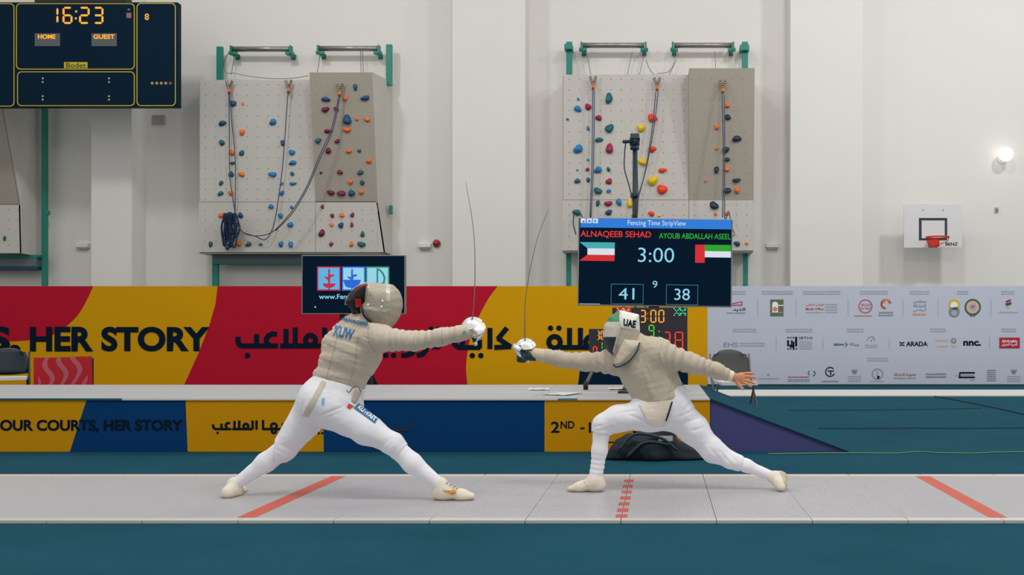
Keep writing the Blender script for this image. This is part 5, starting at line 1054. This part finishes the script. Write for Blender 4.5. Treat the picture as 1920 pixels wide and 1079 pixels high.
jdisp = lambda p: wrinkle(.002, 14, 41)(p) + (1 - aw(p)) * (folds((.75, 0, .66), (-.66, 0, .75), .0035, 30, 9)(p) + folds((-.2, 0, .98), (.98, 0, .2), .002, 55, 4)(p)) + aw(p) * folds((.93, 0, -.36), (.36, 0, .93), .0045, 34, 6)(p) + crease(p, A(1248, 690), A(1268, 718), .007, .007) + crease(p, A(1128, 672), A(1158, 700), .006, .007) + crease(p, A(1112, 674), A(1140, 697), .005, .006) + .0035 * groove(p, A(1246, 672, 6.3), (.95, 0, .3)) + .003 * groove(p, A(1262, 735, 6.3), (.55, 0, -.83), .005) + .003 * groove(p, A(1215, 700, 6.3), (.92, 0, .38), .005)
jacket = grow_mesh('jacket', None, .006, M_lame2, Rf, fn=lambda g: sdf(tor + arm + larm, g, .007), box=(np.array(A(1015, 775, 6.4)) + np.array((0, -.24, 0)), np.array(A(1380, 630, 6.4)) + np.array((0, .3, .03))), disp=jdisp, cuts=[(A(1240, 761, 6.4), (-.1, 0, -1), (A(1160, 0).x, A(1240, 0).x)), (A(1240, 761, 6.4), (.5, 0, -.865), (A(1240, 0).x, A(1330, 0).x)), (A(1367, 705, 6.38), (1, 0, -.3)), (A(1020, 667, 6.5), (-1, 0, .1))])
bvr = world_tris([jacket])
for pts in ([(1240, 646), (1236, 662), (1240, 680), (1250, 694)], [(1202, 690), (1210, 715), (1222, 756)], [(1160, 664), (1152, 680), (1152, 698)], [(1262, 712), (1256, 732), (1254, 750)], [(1196, 750), (1220, 757), (1240, 757), (1262, 746), (1280, 735)], [(1340, 681), (1336, 694), (1338, 705)]): seam(pts, bvr, RY, Rf)
grow_mesh('cuff', [cone(A(1362, 702.5, 6.38), A(1373, 707, 6.38), .036, .034, .01)], .005, mat('cuff_white', (226, 218, 200), .7), Rf, cuts=[(A(1366, 704, 6.38), (-1, 0, .33)), (A(1374.5, 708, 6.38), (1, 0, -.33))])
bq_ = world_tris([breech]); patch([(1198, 757), (1259, 750), (1246, 799), (1220, 799)], 10, 10, bq_, RY, mat('apron_cream', (226, 216, 200), .7, bump=.2), Rf, 'groin_flap', .010)
decal([(1258, 754), (1261, 754), (1254, 778), (1249, 790), (1247, 788), (1252, 774)], [(0, 5, 4, 3, 2, 1)], bq_, RY, M_dark, Rf, 'body_wire', .016)
shoe(Rf, [cone(A(1117, 898, 6.38), A(1119, 907, 6.38), .042, .04, .02), cone(A(1122, 909, 6.38), A(1117, 910, 6.38), .043, .043, .03, (Yv, .85)), cone(A(1112, 905, 6.38), A(1086, 914, 6.38), .036, .029, .04, (Yv, 1.15)), cone(A(1088, 914, 6.38), A(1070, 917, 6.38), .028, .019, .03, (Yv, 1.15))], PZ + .018, lab='cream fencing shoe flat on piste', laces=[(A(1108 - 6 * k, 899 + 3 * k, 6.345), A(1104 - 6 * k, 901 + 3 * k, 6.41)) for k in range(4)])
shoe(Rf, [cone(A(1447, 894, 6.45), A(1458, 897, 6.45), .034, .036, .02), cone(A(1457, 897, 6.45), A(1466, 896, 6.47), .038, .034, .03), cone(A(1458, 900, 6.44), A(1463, 908, 6.40), .037, .034, .03), cone(A(1463, 908, 6.40), A(1465, 914, 6.37), .032, .022, .03)], 0, cutn=[(A(1469, 905, 6.42), (-.93, .0, -.36))], lab='cream fencing shoe dragging on its toe')
g_ = grow_mesh('glove', [cone(A(1022, 668, 6.5), A(1004, 664, 6.5), .042, .034, .02, None, (.002, .02, 3))], .0045, M_glove, Rf, disp=wrinkle(.0018, 40, 9), cuts=[(A(1024, 668, 6.5), (1, 0, -.1))], grow=.003)
grow_mesh('glove_hand', fist(A(989, 667, 6.5), (-1, 0, .1), (-.05, .15, 1)), .004, M_gdark, Rf, grow=.004, label='dark palm side of the glove')
polyR = [(1161, 582.5), (1172, 584), (1197, 590), (1198.5, 612), (1199, 641), (1192, 656), (1152, 668), (1142, 661), (1134, 650), (1131.5, 634), (1133, 612), (1142, 595)]
fdR = (-1, -.22, 0); fR = prof_sdf(polyR, A(1167, 626, 6.43), fdR, .108, .085); bxR = boxaround(polyR, A(1167, 626, 6.43), .2)
mm = [M_maskm, mat('mask_green', (70, 138, 96), .5, bump=.3, bscale=160), mat('mask_white', (212, 204, 190), .5, bump=.3, bscale=160), mat('mask_black', (12, 44, 50), .5, bump=.3, bscale=160), mat('mask_panel', (188, 178, 160), .6, bump=.3, bscale=50), mat('mask_name_white', (232, 230, 224), .5)]
def mfR(c):
    q = pxof(c); x, y = q[:, 0], q[:, 1]; s = np.full(len(c), 4); edge = 1162 - np.clip((y - 612) / 50, 0, 1) * 12
    f = x < edge; s[f & (y < 604)] = 1; s[f & (y >= 604) & (y < 632)] = 2; s[f & (y >= 632)] = 3; s[(x >= 1162) & (y < 614 + .2 * (x - 1162))] = 5; return s
mkR = grow_mesh('mask', None, .0045, mm, Rf, fn=fR, box=bxR, mfun=mfR, disp=lambda p: .001 * nz(p, 45, 3), label='fencing mask with green, white and black mesh')
bm_ = world_tris([mkR])
decal_text('UAE', [(1169.5, 598), (1193, 602), (1191, 616), (1168.5, 611)], bm_, RY, M_ink, mkR, off=.003, bold=.04)
patch([(1161.5, 584), (1164, 584), (1164, 613), (1161.5, 612)], 1, 10, bm_, RY, M_trim, mkR, 'trim_strip', .004); patch([(1161, 611), (1164, 613), (1152, 661), (1149, 660)], 1, 12, bm_, RY, M_trim, mkR, 'trim_strip', .004)
patch([(1164, 612.5), (1198, 618), (1198, 620), (1164, 614.5)], 12, 1, bm_, RY, M_trim, mkR, 'trim_strip', .004)
pb = [(1166, 637), (1199, 640), (1197, 652), (1186, 668), (1170, 682), (1156, 687), (1150, 682), (1152, 670), (1158, 652)]
fB = prof_sdf(pb, A(1172, 660, 6.40), fdR, .115, .05)
grow_mesh('bib', None, .0045, M_bibm, mkR, fn=fB, box=boxaround(pb, A(1172, 660, 6.40), .2), disp=wrinkle(.002, 22, 7), label='padded throat bib')
MB().tube(spline([A(1199, 643, 6.32), A(1195, 657, 6.29), A(1183, 674, 6.285), A(1168, 685, 6.29), A(1156, 688.5, 6.30), A(1150, 684, 6.32)], 8), .005, 6).build('bib_edge', M_gdark, mkR, True)
Rs = empty('sabre', A(986, 668, 6.5), 'sabre held upright by the right fencer, leaning to the right', 'sabre')
sabre(Rs, A(986, 640, 6.5), (.06, -.5, .86), .061, [A(984.5, 640, 6.48), A(984, 615, 6.48), A(984, 590, 6.48), A(986.5, 550, 6.48), A(995, 500, 6.48), A(1009, 443, 6.48), A(1030, 390, 6.48)], [A(970, 647, 6.45), A(967, 655, 6.44), A(972, 667, 6.45), A(982, 672, 6.49)], [A(986, 643, 6.5), A(987, 652, 6.5), A(988, 663, 6.5), A(990, 674, 6.5)], M_black)
# dark kit bag and cables in front of the stage
BY = 8.15
kb = empty('kit_bag', P(1225, 872, BY), 'slumped dark kit bag before the stage between the legs of the right fencer', 'bag'); kb.location.z = 0
K = lambda x, y, Y=BY: P(x, y, Y)
kp = [cone(K(1165, 850), K(1225, 845), .09, .13, .08, (Yv, .9)), cone(K(1225, 845), K(1290, 855), .13, .1, .08, (Yv, .9)), ball(K(1320, 868), .05, .06), ball(K(1245, 822), .1, .08), ball(K(1180, 832), .08, .08), ball(K(1150, 862), .06, .06)]
grow_mesh('bag_body', kp, .012, M_dark, kb, disp=lambda p: .018 * nz(p, 14, 2) + .008 * nz(p, 34, 5), cuts=[((0, 0, .004), (0, 0, -1))])
for pts in ([(1160, 845), (1190, 815), (1240, 822), (1270, 845)], [(1175, 858), (1210, 830), (1260, 835)]): MB().tube(spline([K(x, y, BY - .13) for x, y in pts], 6), .012, 6).build('strap', M_gdark, kb, True)
kt = K(1248, 822, BY - .1); MB().box(kt.x - .055, kt.x + .055, kt.y - .03, kt.y - .024, kt.z - .02, kt.z + .02).build('name_tag', mat('tag_pale', (178, 176, 170), .6), kb)
for i, pts in enumerate(([(1118, 868), (1108, 850), (1118, 835), (1150, 830), (1165, 845)], [(1060, 866), (1085, 870), (1106, 872)])):
    top(MB().tube(spline([K(x, y, 8.3) for x, y in pts], 6), .008, 6).build('loose_cable', M_black, None, True), ('dark cable looping up beside the kit bag', 'short dark cable lying on the floor left of kit bag')[i], 'cable')
